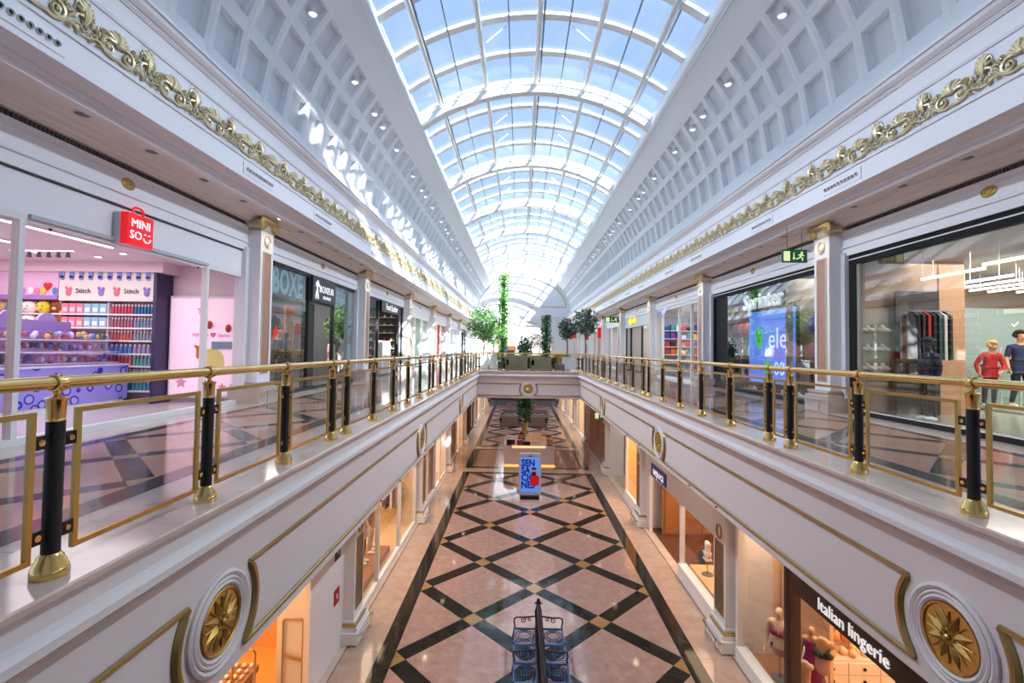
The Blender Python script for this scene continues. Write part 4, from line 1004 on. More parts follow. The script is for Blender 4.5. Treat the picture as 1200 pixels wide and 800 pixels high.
bx('header', plain('9b83cc', .5), -10.12, -10.06, 8.2, 9.9, 7.2, 7.46, kr); MB().lathe([(0, -.026), (.2, -.026), (.2, .026), (0, .026)], (-10.09, 8.7, 7.42), 16, 'x').build('header_arch', plain('9b83cc', .5), kr)
MB().lathe([(0, -.026), (.2, -.026), (.2, .026), (0, .026)], (-10.09, 9.4, 7.42), 16, 'x').build('header_arch', plain('a892d6', .5), kr)
rng = random.Random(5); cm = {c: MB().ball((0, 0, 0), (.05, .05, .06), 7, 5).mesh('charm', plain(c, .5)) for c in ('e8a0b8', 'f0d070', '78a8d8', 'd8c8f0', 'c86a6a', 'f4f0ee', '8a6a50', '90c8a0')}
for k in range(96): inst(cm[rng.choice(list(cm))], 'charm', kr, (-9.95+rng.uniform(-.1, .08)+10.1, 8.1+2.6*((k % 32)/32)+rng.uniform(-.03, .03)-9.6, (6.68, 6.92, 7.16)[k//32]-6.56+rng.uniform(-.02, .06)))
for k, (y, c) in enumerate(((7.5, 'e8b030'), (7.75, 'd89020'), (7.98, 'f0c040'))): plush(('first', 'second', 'third')[k]+' orange-yellow soft toy from the front on the ring-cloth counter', -9.95, 6.56, c, 'b87818', y, .8)
st = thing('poster_stand', 'red poster stand behind the outermost toy shop pane', 'sign', (-8.2, 5.6, UF)); bx('board', plain('b8141c', .5), -8.25, -8.15, 4.7, 6.1, UF+.1, 6.75, st); bx('foot', GREYM, -8.4, -8.0, 4.9, 5.9, UF, UF+.1, st)
text('%', .5, LETW, st, (-8.14, 5.6, 6.4), 'L', .004)
t = thing('blue_globe', 'blue mottled ball hanging behind the outermost toy shop pane', 'ball', (-8.0, 6.05, 7.2)); MB().ball((-8.0, 6.0, 7.2), .14, 14, 10).build('ball', mat('globe_blue', lin('5f7ea8'), .5, noise=lin('2f4a78'), scale=8), t); MB().tube([(-8, 6.0, 7.33), (-8, 6.0, 8.9)], .005, 4).build('cord', GREYM, t)
# ---------------------------------------------------------------- boxing-wear shop
room(-1, 7.4, 11, 12.0, 19.2, UF, 9.3, plain('5a5c60', .6), plain('6f6a66', .25), plain('55575c', .6), 330, (1, .93, .85))
DKF = plain('17191c', .4)
t = front('dark-framed boxing-wear shop front with teal lettered windows', -1, 12.1, 19.25, UF, 9.33, 7.25, (12.14, 14.95, 16.95, 19.2), ((12.2, 14.9), (17.0, 19.15)), DKF, SGLASSD, .1, .05)
bx('door_head', DKF, -7.25, -7.37, 15.0, 16.9, 8.44, 8.5, t); bx('door_leaf', plain('222428', .3), -7.5, -7.56, 15.05, 15.9, UF, 8.44, t)
TEAL = plain('9ed0d4', .6); SLATE = plain('3c5258', .5)
b = thing('window_banner', 'dark banner with huge pale teal letters across the boxing shop window', 'banner', (-7.36, 13.7, 8.44)); bx('sheet', SLATE, -7.36, -7.38, 12.25, 14.88, 8.44, 9.22, b); text('BOXE', 1.0, TEAL, b, (-7.355, 13.76, 8.83), 'L', .004, sx=.70, bold=.035)
b = thing('shop_sign', 'dark grey shop sign with a boxer figure and white letters', 'sign', (-7.2, 15.95, 8.5)); bx('board', plain('33363b', .4), -7.18, -7.25, 15.02, 16.88, 8.5, 9.3, b); text('BOXEUR', .32, LETW, b, (-7.175, 16.1, 8.92), 'L', .006, sx=.95); text('DES RUES', .15, LETW, b, (-7.175, 16.12, 8.66), 'L', .006)
g = MB().ball((-7.17, 15.36, 9.14), (.01, .055, .06), 8, 6)
for p in ([(15.34, 9.08), (15.30, 8.86)], [(15.34, 9.06), (15.22, 9.0), (15.26, 9.12)], [(15.36, 9.05), (15.46, 9.0), (15.42, 9.1)], [(15.30, 8.86), (15.24, 8.74), (15.22, 8.58)], [(15.30, 8.86), (15.36, 8.74), (15.40, 8.58)]): g.tube([(-7.17, a, z) for a, z in p], .028, 5)
g.build('boxer_emblem', LETW, b)
b = thing('window_lettering', 'pale teal window lettering on the far boxing shop window', 'sign', (-7.36, 18, 8.5)); bx('sheet', plain('42585c', .5), -7.36, -7.37, 17.05, 18.6, 8.42, 9.22, b); text('A TOUT POUR', .17, TEAL, b, (-7.355, 17.85, 9.02), 'L', .004); text('ES RUE', .42, TEAL, b, (-7.355, 17.82, 8.68), 'L', .004, sx=.95)
b = thing('window_strip', 'vertical strip of teal letters at the end of the boxing shop window', 'sign', (-7.36, 18.9, 6)); bx('sheet', plain('b8cfd4', .5), -7.36, -7.37, 18.65, 19.12, 5.8, 9.2, b); text('BOXEUR', .5, SLATE, b, (-7.355, 18.88, 7.3), 'L', .004, sx=.4)
figure('mannequin', 'mannequin in a dark jacket over tan behind the teal-lettered window', 'mannequin', (-7.75, 14.1, UF), PI/2, 1.95, plain('c8a07a', .5), top=plain('22262a', .7), sleeves=2, legs=plain('2c3a40', .7), shoes=plain('c8a080', .6))
figure('mannequin', 'mannequin in a pale pink shirt and grey shorts by the plant', 'mannequin', (-7.8, 18.2, UF), PI/2, 1.85, plain('b58a6a', .5), top=plain('e3c4b8', .7), sleeves=1, legs=plain('a8aeb4', .7), leg_len=2)
figure('mannequin', 'black-clothed mannequin inside the boxing shop doorway', 'mannequin', (-8.3, 15.6, UF), PI/2, 1.95, plain('2a2422', .5), top=plain('15161a', .7), sleeves=2, legs=plain('1c1c22', .7))
bx('door_panel', WOODM, -8.6, -8.66, 16.15, 16.8, UF, 8.44, kind='structure').name = 'wall_shop'
t = thing('fire_extinguisher', 'small red extinguisher inside the boxing shop window', 'extinguisher', (-8.2, 14.75, 7.2)); MB().lathe([(0, 0), (.07, 0), (.08, .03), (.08, .3), (.03, .38), (.03, .44), (0, .44)], (-8.2, 14.75, 7.2), 12).build('cylinder', RED, t); MB().tube([(-8.2, 14.75, 7.62), (-8.1, 14.8, 7.6), (-8.1, 14.82, 7.4)], .012, 5).build('hose', BLACK, t)
pl = thing('reflection_ficus', 'leafy ficus added for a tree reflected in the boxing shop window', 'plant', (-7.75, 18.75, UF)); MB().lathe([(0, 0), (.17, 0), (.22, .4), (.19, .4), (.17, .36), (0, .36)], (-7.75, 18.75, UF), 14).build('pot', plain('3c3a3a', .5), pl); MB().tube([(-7.75, 18.75, UF+.3), (-7.74, 18.72, 7.0), (-7.75, 18.75, 7.9)], .025, 6).build('trunk', BARK, pl); leaf_cloud((-7.75, 18.75, 7.85), (.45, .55, .6), 420, .17, random.Random(2)).build('foliage', LEAF, pl)  # added plant standing in for a tree reflected in the glass
# ---------------------------------------------------------------- black-framed shoe shop, upper left
room(-1, 7.4, 11, 19.8, 27.1, UF, 9.3, plain('4c4543', .6), plain('8a8078', .25), plain('6c6258', .6), 110, (1, .85, .7))
t = front('black-framed shoe shop front with white lit name over the door', -1, 19.95, 27.0, UF, 9.33, 7.25, (20.0, 22.35, 26.1, 26.95), ((20.05, 22.25), (26.2, 26.9)), plain('2a2f33', .4), SGLASS, .08, .07)
b = thing('shop_sign', 'black sign with white letters over the shoe shop door', 'sign', (-7.2, 24.3, 8.85)); bx('board', plain('15181a', .4), -7.15, -7.3, 22.5, 26.0, 8.78, 9.3, b); text('Foot Locker', .46, LETW, b, (-7.145, 24.3, 9.04), 'L', .01, sx=.95)
for y in (23.3, 24.6):
    g = thing('security_gate', '%s white security gate in the shoe shop doorway' % ('nearer' if y < 24 else 'farther'), 'gate', (-7.5, y, UF)); bx('pedestal', STEEL, -7.7, -7.3, y-.06, y+.06, UF, UF+1.75, g); bx('base', GREYM, -7.75, -7.25, y-.1, y+.1, UF, UF+.06, g)
def shoe_mesh(c, sole='f0f0ee'):
    g = MB().ball((0, 0, .05), (.05, .13, .05), 10, 6).ball((0, .07, .09), (.045, .06, .06), 8, 6).mesh('shoe', plain(c, .5)); return g, MB().ball((0, 0, .018), (.055, .14, .02), 10, 4).mesh('sole', plain(sole, .5))
SH = [shoe_mesh(c) for c in ('d8d8d8', 'b02028', '1f5a8a', 'e8e4dc', '2a2a2e', '2f9c8c', 'd88a30')]
def shoe_wall(label_, s, x, y0, y1, z0, z1, nz, ny, cat='shelving', col='6a6058', where=''):
    w = thing('shoe_wall', label_, cat, (x, (y0+y1)/2, z0)); bx('back_panel', plain(col, .6), x, x+s*.05, y0, y1, z0, z1, w); rr = random.Random(int(y0*10))
    for i in range(nz):
        z = z0+.25+(z1-z0-.4)*i/max(1, nz-1); bx('shelf_board', plain('d8d0c8', .4), x-s*.22, x, y0, y1, z-.03, z, w)
        for j in range(ny):
            q = rr.randrange(len(SH)); o = inst(SH[q][0], 'shoe', None, (x-s*.11, y0+(y1-y0)*(j+.5)/ny, z+.005), (0, 0, PI/2 if s < 0 else -PI/2)); props(o, '%s shoe of the %s shelf up in the %s' % (ORD[j], ORD[i], where), 'shoe', 'shoes on the shelves of the '+where); inst(SH[q][1], 'sole', o)
def shoe_wall_end(label_, x0, x1, y, z0, z1, nz, nx, col, where):
    w = thing('shoe_wall', label_, 'shelving', ((x0+x1)/2, y, z0)); bx('back_panel', plain(col, .6), x0, x1, y, y+.05, z0, z1, w); rr = random.Random(8)
    for i in range(nz):
        z = z0+.25+(z1-z0-.4)*i/(nz-1); bx('shelf_board', plain('d8d0c8', .4), x0, x1, y-.24, y, z-.03, z, w)
        for j in range(nx):
            q = rr.randrange(len(SH)); o = inst(SH[q][0], 'shoe', None, (x0+(x1-x0)*(j+.5)/nx, y-.12, z+.005), (0, 0, 0)); props(o, '%s shoe of the %s shelf up in the %s' % (ORD[j], ORD[i], where), 'shoe', 'shoes on the shelves of the '+where); inst(SH[q][1], 'sole', o)
shoe_wall_end('wall of shoe shelves facing out inside the black-framed shop', -10.8, -7.7, 27.0, 6.3, 8.9, 6, 8, '3a3432', 'black-framed shoe shop')
figure('mannequin', 'mannequin in teal sports top by the shoe shop door', 'mannequin', (-8.0, 25.6, UF), PI/2, 1.9, plain('2c2a2a', .5), top=plain('2f9c98', .6), sleeves=1, legs=plain('e8e8ea', .6))
figure('mannequin', 'mannequin in black tracksuit in the first shoe shop window', 'mannequin', (-8.0, 21.4, UF), PI/2, 1.9, plain('2c2a2a', .5), top=plain('1c1c20', .6), sleeves=2, legs=plain('222226', .6))
# ---------------------------------------------------------------- far left shops
specs = {3: ('teal-glazed shop front with a red coat in its window', 'a8c0bc', 'c8e0dc'), 4: ('white shop front with a red hanging banner in the doorway', 'e8dcd4', 'e8e4e0'), 5: ('pale blue glazed shop front far along the sunlit gallery', 'c8d8e8', 'd8e4f0'), 6: ('dark glazed shop front far along the sunlit gallery', '6c7884', '9aa6b0'), 7: ('last pale shop front of the sunlit gallery', 'e4d8d0', 'e8e4e0')}
for k, (lab, wc, fc) in specs.items():
    y0, y1 = BAY[k]+.42, BAY[k+1]-.42 if k < 8 else YW
    room(-1, 7.4, 10.5, y0-.1, y1+.1, UF, 9.3, plain(wc, .6), plain('c8beb8', .25), plain('e8e4e0', .6), 120, (1, .92, .85))
    m = (y0+y1)/2
    front(lab, -1, y0, y1, UF, 9.33, 7.25, (y0+.05, m-1.1, m+1.1, y1-.05), ((y0+.1, m-1.2), (m+1.2, y1-.1)), STEEL if k != 6 else DKF, SGLASS, .35, .06)
figure('mannequin', 'mannequin in a red coat in the teal-glazed window', 'mannequin', (-7.8, 29.2, UF), PI/2, 1.95, plain('d8c0a8', .5), top=plain('c01c24', .6), sleeves=2, legs=plain('c01c24', .6), leg_len=1)
t = thing('hanging_banner', 'red hanging banner in the white shop doorway', 'banner', (-7.6, 41.6, 6.6)); bx('cloth', plain('d02038', .6), -7.62, -7.58, 40.6, 42.6, 6.4, 9.0, t); bx('rod', GREYM, -7.63, -7.57, 40.5, 42.7, 9.0, 9.04, t)
t = thing('display_table', 'round tiered table of colourful goods in the white shop doorway', 'table', (-7.9, 39.2, UF)); MB().lathe([(0, 1.4), (.3, 1.4), (.3, 1.36), (.08, 1.34), (.08, .95), (.5, .95), (.5, .9), (.1, .88), (.1, .5), (.7, .5), (.7, .44), (.1, .4), (.1, 0)], (-7.9, 39.2, UF), 18).build('tiers', plain('e8a860', .5), t)
# ---------------------------------------------------------------- sports shop, upper right
room(1, 7.4, 16.5, 3.9, 14.2, UF, 9.25, plain('a89888', .6), plain('8c9086', .2), plain('7c6a60', .6), 800, (1, .86, .74))
t = front('black-framed glazed sports shop front nearest on the shaded gallery', 1, 4.2, 11.32, UF, 9.33, 7.25, (4.28, 11.18), ((4.36, 9.26), (9.275, 11.0)), plain('08090a', .75), SGLASSD, .24, .14, .1)
bx('head_strip', STEEL, 7.235, 7.25, 4.2, 11.32, 9.215, 9.24, t); bx('sill_strip', STEEL, 7.235, 7.25, 4.2, 11.32, UF+.1, UF+.12, t); bx('frame_edge', plain('8f8d86', .5), 7.27, 7.33, 10.93, 11.03, UF+.1, 9.09, t)
bx('wall_shop', plain('a08878', .6), 7.4, 9.45, 11.42, 11.52, UF, 9.25, kind='structure'); bx('wall_shop', plain('9db0b4', .5), 9.9, 16.4, 13.5, 13.6, UF, 8.35, kind='structure'); bx('wall_shop', plain('20201f', .5), 9.8, 9.9, 13.3, 13.6, UF, 8.4, kind='structure')
bx('wall_shop', plain('b08a6c', .6), 9.5, 10.1, 11.42, 12.0, UF, 9.25, kind='structure')
for k, (u, y0, y1) in enumerate(((8.6, 8.2, 9.4), (9.0, 9.8, 11.3), (10.4, 10.6, 11.9), (11.2, 11.0, 12.9), (11.9, 11.6, 13.2), (12.6, 12.2, 13.4), (10.3, 8.4, 9.6), (12.2, 9.6, 10.9), (13.4, 12.4, 13.4))):
    t = thing('tube_light', '%s white tube light across the sports shop ceiling, counted from the glass' % ORD[k], 'lamp', (u, y0, 8.95), 'sports shop tube lights'); bx('tube', LAMPW, u-.03, u+.03, y0, y1, 8.78, 8.83, t); MB().tube([(u, y0+.3, 8.83), (u, y0+.3, 9.25)], .01, 5).tube([(u, y1-.3, 8.83), (u, y1-.3, 9.25)], .01, 5).build('hanger', STEEL, t)
t = thing('turf_platform', 'bright green turf platform in the sports shop', 'platform', (13.2, 11.9, UF)); bx('turf', mat('turf', lin('4fae2c'), .9, noise=lin('3a8a20'), scale=30), 11.6, 15.5, 10.6, 13.4, UF, UF+.07, t); MB().tube([(11.55, 10.55, UF+.05), (15.5, 10.55, UF+.05)], .05, 6).tube([(11.55, 10.55, UF+.05), (11.55, 13.45, UF+.05)], .05, 6).build('edge_tube', STEEL, t)
figure('person', 'person in navy sports shirt with short dark hair on the green turf', 'person', (12.3, 12.3, UF+.07), -.25, 1.98, SKIN, pose=dict(knl=(.07, -.03, .29), anl=(.075, -.02, .05), tol=(.085, -.115, .02), anr=(-.075, .05, .05), tor=(-.08, -.05, .02), elr=(-.145, .0, .64), wrr=(-.155, -.05, .50), par=(-.155, -.075, .47)), top=plain('1c2a52', .7), sleeves=1, legs=plain('1a2230', .7), leg_len=3, shoes=plain('d8d0d8', .5), hair=plain('1f1814', .8), face=True)
figure('person', 'person with curly fair hair leaning in a red top on the turf', 'person', (11.6, 12.4, UF+.07), -.2, 1.72, SKIN, pose=dict(ell=(.15, -.05, .62), wrl=(.07, -.15, .54), pal=(.04, -.17, .53), elr=(-.17, .02, .64), wrr=(-.16, -.05, .50), par=(-.155, -.08, .47)), lean=.22, top=plain('b01822', .7), sleeves=2, legs=plain('23262e', .7), shoes=plain('e8e4e4', .5), hair=plain('d8b478', .8), face=True)
figure('mannequin', 'mannequin in a navy hooded top and shorts just inside the sports shop glass', 'mannequin', (8.15, 10.15, UF), -PI/2, 1.75, plain('38404c', .6), top=plain('26284a', .8), sleeves=2, legs=plain('20222a', .8), leg_len=2, shoes=plain('e8f0f0', .5), hair=plain('2f3a48', .8))
rk = thing('clothes_rack', 'tall black clothes rack behind the navy hooded mannequin', 'rack', (8.7, 11.0, UF)); bx('frame', BLACK, 8.3, 9.3, 11.2, 11.26, UF, 8.5, rk); bx('rail', GREYM, 8.35, 9.25, 10.9, 10.93, 8.0, 8.03, rk)
for k, c in enumerate(('1a1c20', '20242a', 'b02428', '16181c', '2a4a50', 'c8c8c8', '1c1c20')): g = MB().box(8.40+.12*k, 8.46+.12*k, 10.72, 11.12, 6.9, 7.9); g.add([(8.40+.12*k, 10.72, 7.9), (8.46+.12*k, 10.72, 7.9), (8.43+.12*k, 10.92, 8.02), (8.40+.12*k, 11.12, 7.9), (8.46+.12*k, 11.12, 7.9)], [(0, 1, 2), (3, 4, 2), (0, 2, 3), (1, 4, 2)]); g.build('garment', plain(c, .8), rk)
t = thing('wall_screen', 'white-framed display panel of pale shoes beside the sports shop post', 'display', (7.9, 11.38, 6.6)); bx('panel', plain('a8a69e', .6), 7.45, 8.25, 11.36, 11.41, 6.4, 8.1, t)
for i in range(4):
    for j in range(3): inst(SH[(0, 3, 0, 3)[i]][0], 'shoe', t, (7.55+.18*i-7.9, 11.3-11.38, 6.65+.45*j-6.6), (.3, 0, 1.2))
for k, u in enumerate((9.3, 10.0, 12.1, 12.6)):
    t = thing('slim_stand', '%s slim white display stand from the glass in the sports shop' % ORD[k], 'stand', (u, 12.6, UF), 'slim white stands'); bx('upright', STEEL, u-.02, u+.02, 12.58, 12.62, UF, 7.25, t); bx('foot', STEEL, u-.1, u+.1, 12.5, 12.7, UF, UF+.03, t)
shoe_wall('shelves of sportswear on the rear wall of the sports shop', 1, 16.4, 5.0, 13.0, 6.0, 8.6, 5, 12, col='5c5048', where='sports shop rear wall')
t = thing('shop_screen', 'small framed screen hung on the grey-blue wall', 'screen', (14.4, 13.45, 7.8)); bx('frame', BLACK, 14.1, 15.1, 13.42, 13.49, 7.55, 8.15, t); bx('panel', plain('8a9aa0', .3), 14.14, 15.06, 13.41, 13.42, 7.59, 8.11, t)
text('\u2713', .3, LETW, None, (13.4, 13.48, 7.9), 'F', .004, name='wall_emblem', label='small white tick emblem on the grey-blue sports shop wall', cat='sign')
# ---------------------------------------------------------------- screen shop, upper right
room(1, 7.4, 9.4, 12.0, 19.2, UF, 9.3, plain('59595c', .6), plain('6c6c70', .25), plain('4c4c50', .6), 130, (1, .95, .9))
t = front('black-framed shop front with a tall blue video screen behind it', 1, 12.1, 19.25, UF, 9.33, 7.25, (12.16, 19.15), ((12.22, 15.6), (15.615, 19.05)), plain('08090a', .75), SGLASSD, .2, .08, .1)
bx('side_panel', BLACK, 7.3, 7.45, 17.9, 19.05, UF+.1, 9.2, t); bx('head_strip', STEEL, 7.235, 7.25, 12.1, 19.25, 9.24, 9.265, t)
b = thing('shop_sign', 'big white letters of the shop name above the blue screen', 'sign', (7.5, 15.9, 8.5)); text('Sprinter', .74, LETG, b, (7.5, 15.8, 8.74), 'R', .03, sx=1.05, bold=.02); bx('rail', GREYM, 7.54, 7.57, 14.0, 17.8, 8.50, 8.53, b)
b = thing('video_screen', 'tall blue video screen with white outlined words and green shapes', 'screen', (7.62, 15.5, 6.1)); bx('housing', BLACK, 7.64, 7.74, 14.08, 16.92, 6.0, 8.44, b); bx('panel', glow('5f86e6', .75), 7.62, 7.64, 14.1, 16.9, 6.02, 8.42, b)
GR = glow('35c83c', .8); LV = glow('dfe4fb', .9)
text('ele', .95, LV, b, (7.61, 15.05, 7.45), 'R', .003); text('con', .3, LV, b, (7.61, 15.6, 6.98), 'R', .003); text('00', .62, LV, b, (7.61, 14.95, 6.5), 'R', .003)
MB().ball((7.61, 16.2, 7.5), (.008, .2, .36), 14, 8).build('green_shape', GR, b); MB().ball((7.61, 15.65, 6.52), (.008, .2, .24), 14, 8).build('green_shape', GR, b); text('V', .6, plain('2a7a30'), b, (7.6, 16.2, 7.5), 'R', .003)
rng = random.Random(9)
for side, (ya, yb) in (('near', (12.3, 13.9)), ('far', (17.05, 18.8))):
    rk = thing('sportswear_rack', 'rack of bright sportswear on the %s side of the blue screen' % side, 'rack', (8.1, (ya+yb)/2, UF)); bx('back_panel', plain('3c3c42', .6), 8.3, 8.36, ya, yb, UF, 8.4, rk)
    for z in (6.0, 6.8, 7.6): bx('shelf_board', GREYM, 7.8, 8.3, ya, yb, z-.03, z, rk)
    for i in range(3):
        for j in range(7):
            c = rng.choice(('c82838', '3858c0', '8a50c0', '28a090', 'e8e8ea', '2a2a30', 'e07830', 'b83070')); y = ya+.12+(yb-ya-.24)*j/6
            g = MB(); g.ball((7.95, y, (6.0, 6.8, 7.6)[i]+.28), (.14, .09, .26), 8, 6); g.build('folded_sportswear', plain(c, .7), rk)
for k in range(14):
    q = rng.randrange(len(SH)); o = inst(SH[q][0], 'shoe', None, (7.48, 12.6+.32*k, UF+.13), (0, 0, rng.uniform(0, 3))); props(o, '%s shoe from the near end of the row behind the screen shop glass' % ORD[k], 'shoe', 'shoes in the screen shop window'); inst(SH[q][1], 'sole', o)
bx('display_shelf', GREYM, 7.4, 7.6, 12.3, 17.3, UF, UF+.12, None, label='low grey shelf holding the shoe row behind the screen shop glass', cat='shelf')
# ---------------------------------------------------------------- shelf-filled white shop, upper right
room(1, 7.4, 10.5, 19.8, 27.1, UF, 9.3, plain('d8d4d2', .6), plain('b0a8a4', .25), plain('e0dcda', .6), 130, (1, .95, .9))
t = front('white-framed shop front with a lilac emblem over its doorway', 1, 19.95, 27.0, UF, 9.33, 7.25, (20.0, 21.6, 23.3, 26.0, 26.95), ((20.05, 21.55), (21.65, 23.25), (26.05, 26.9)), STEEL, SGLASS, .12, .05)
b = thing('emblem_sign', 'lilac and blue winged emblem over the white shop doorway', 'sign', (7.15, 25.3, 8.8)); g = MB(); g.ball((7.12, 25.4, 9.08), (.04, .3, .16), 10, 6).ball((7.12, 25.0, 9.2), (.04, .22, .13), 10, 6); g.build('wing', glow('b8a8ec', .7), b); MB().ball((7.1, 25.6, 9.0), (.05, .2, .16), 10, 6).build('crest', glow('5a78d8', .7), b)
xs0, xs1, ny_ = 7.65, 10.4, 9
sh = thing('goods_shelf', 'end-wall shelf of colourful boxes seen through the white shop doorway', 'shelving', (9.0, 26.9, UF)); bx('back_panel', plain('9aa0b0', .5), xs0, xs1, 27.02, 27.06, UF, 9.0, sh); rr = random.Random(14)
for i, z in enumerate((5.95, 6.4, 6.85, 7.3, 7.75, 8.2)):
    bx('shelf_board', plain('f0ecec', .4), xs0, xs1, 26.72, 27.02, z-.03, z, sh)
    for j in range(ny_):
        x = xs0+(xs1-xs0)*(j+.5)/ny_; h = rr.uniform(.2, .36); c = rr.choice(('2848a0', 'c82838', '1c1c28', 'e8b040', '3890a0', 'e0e0e4', '703898', 'd86020'))
        o = MB().box(x-.12, x+.12, 26.76, 27.0, z, z+h).build('toy_box', plain(c, .5), None); props(o, '%s bright box of the %s row up on the end-wall shelf' % (ORD[j], ORD[i]), 'box', 'boxes on the end-wall shelf of the white shop')
for nm, (x, ya, yb, n) in {'near': (8.3, 20.1, 23.1, 8)}.items():
    sh = thing('goods_shelf', '%s shelf of colourful boxes in the white shop' % nm, 'shelving', (x, (ya+yb)/2, UF)); bx('back_panel', plain('e4e0e0', .5), x+.3, x+.34, ya, yb, UF, 8.6, sh); rr = random.Random(4)
    for z in (6.1, 6.6, 7.1, 7.6, 8.1):
        bx('shelf_board', plain('f0ecec', .4), x, x+.3, ya, yb, z-.03, z, sh)
        for j in range(n):
            y = ya+(yb-ya)*(j+.5)/n; h = rr.uniform(.2, .38); c = rr.choice(('3858a8', 'c83848', '2a2a34', 'e8c050', '48a0a8', 'e0e0e4', '8050a0'))
            o = MB().box(x+.04, x+.25, y-(yb-ya)/n*.4, y+(yb-ya)/n*.4, z, z+h).build('toy_box', plain(c, .5), None); props(o, '%s bright box of the %s row up on the %s white shop shelf' % (ORD[j], ORD[int((z-5.9)/.5)], nm), 'box', 'boxes on the %s shelf of the white shop' % nm)
# ---------------------------------------------------------------- yellow-logo doorway and the rest, upper right
room(1, 7.4, 10.0, 27.7, 34.9, UF, 9.3, plain('c9c2be', .6), plain('b8aea8', .25), plain('dedad6', .6), 90, (1, .95, .9))
t = front('doorway front with a yellow logo between two panes', 1, 27.75, 34.85, UF, 9.33, 7.25, (27.8, 30.4, 33.4, 34.8), ((27.85, 30.35), (33.45, 34.75)), DKF, SGLASS, .7, .06); bx('header', plain('c8d4d8', .4), 7.2, 7.25, 27.8, 34.8, 8.65, 9.3, t)
b = thing('logo_sign', 'bright yellow logo above the pale double doors', 'sign', (7.15, 32.2, 9)); YL = glow('f2c81a', .9); g = MB()
g.ball((7.12, 32.9, 9.05), (.05, .5, .26), 10, 6).ball((7.12, 31.7, 9.1), (.05, .45, .2), 10, 6).box(7.1, 7.16, 31.3, 33.2, 8.95, 9.1); g.build('emblem', YL, b)
t = thing('double_door', 'pale grey double doors with a small dark plate under the yellow logo', 'door', (9.0, 31.9, UF))
for y in (30.6, 32.0): bx('door_leaf', plain('cfcbd0', .5), 9.0, 9.06, y, y+1.36, UF, 8.2, t)
bx('lintel', plain('d8d0cc', .5), 8.98, 9.08, 30.4, 33.6, 8.2, 8.6, t); bx('plate', plain('7a3a3a', .5), 8.97, 8.99, 31.4, 32.4, 7.75, 8.0, t); MB().lathe([(0, -.01), (.16, -.01), (.16, .01), (0, .01)], (8.98, 31.9, 7.1), 12, 'x').build('round_plate', plain('9a9460', .5), t)
for k in (4, 5, 6, 7):
    y0, y1 = BAY[k]+.42, BAY[k+1]-.42; m = (y0+y1)/2
    room(1, 7.4, 10.0, y0-.1, y1+.1, UF, 9.3, plain(('d0ccd0', 'b8a8a4', 'c0c8d4', 'd8d0cc')[k-4], .6), plain('b8aea8', .25), plain('dedad6', .6), 90, (1, .93, .88))
    front(('plain white doorway front past the yellow logo', 'shop front with a red round sign on the shaded gallery', 'blue-grey shop front far along the shaded gallery', 'last shop front of the shaded gallery')[k-4], 1, y0, y1, UF, 9.33, 7.25, (y0+.05, m-1.3, m+1.3, y1-.05), ((y0+.1, m-1.35), (m+1.35, y1-.1)), STEEL, SGLASS, .35, .06)
t = thing('wall_plate', 'dark sign plate on the plain white doorway wall', 'sign', (9.8, 39, 7.9)); bx('plate', plain('6a4038', .5), 9.8, 9.84, 38.2, 40.2, 7.75, 8.1, t)
for y, k in ((44.5, 0), (52.5, 1)):
    t = thing('round_sign', '%s red lit sign projecting over the shaded gallery' % ('nearer' if k == 0 else 'farther'), 'sign', (6.9, y, 8.6)); MB().box(6.75, 7.2, y-.05, y+.05, 8.2, 9.2).build('panel', glow('e0141c', .4), t); bx('bracket', GREYM, 7.1, 7.3, y-.03, y+.03, 9.2, 9.25, t)
t = thing('projecting_sign', 'dark blue and red projecting sign far along the shaded gallery', 'sign', (6.0, 60, 8.9)); bx('panel', plain('20283c', .4), 5.2, 6.6, 60, 60.1, 8.6, 9.4, t); bx('red_patch', RED, 5.9, 6.5, 59.98, 60.0, 8.65, 9.0, t)
# ================================================================== LOWER ARCADE
WARM = (1, .74, .5)
OR = plain('dca662', .6)
def lowroom(s, y0, y1, wm, fm, energy, col=WARM, u1=9.2): return room(s, 4.75, u1, y0, y1, .03, 4.2, wm, fm, plain('e8d8c4', .6), energy, col)
# arcade ceiling spots
for s in (-1, 1):
    for k in range(0, 8):
        for d in (2.0, 5.9):
            t = inst(dl_rim, 'downlight', None, (s*3.85, BAY[k]+d, 4.32), (0, 0, 0)); props(t, '%s warm ceiling downlight from the camera end of the lower arcade, %s side' % (ORD[k*2+(d > 3)], 'clothes shop' if s < 0 else 'lingerie shop'), 'downlight', 'lower arcade downlights'); inst(dl_on, 'lens', t)
            if k < 5: lamp('arcade_spot', 'SPOT', (s*3.85, BAY[k]+d, 4.28), 16, WARM, .08, spot=2.2)
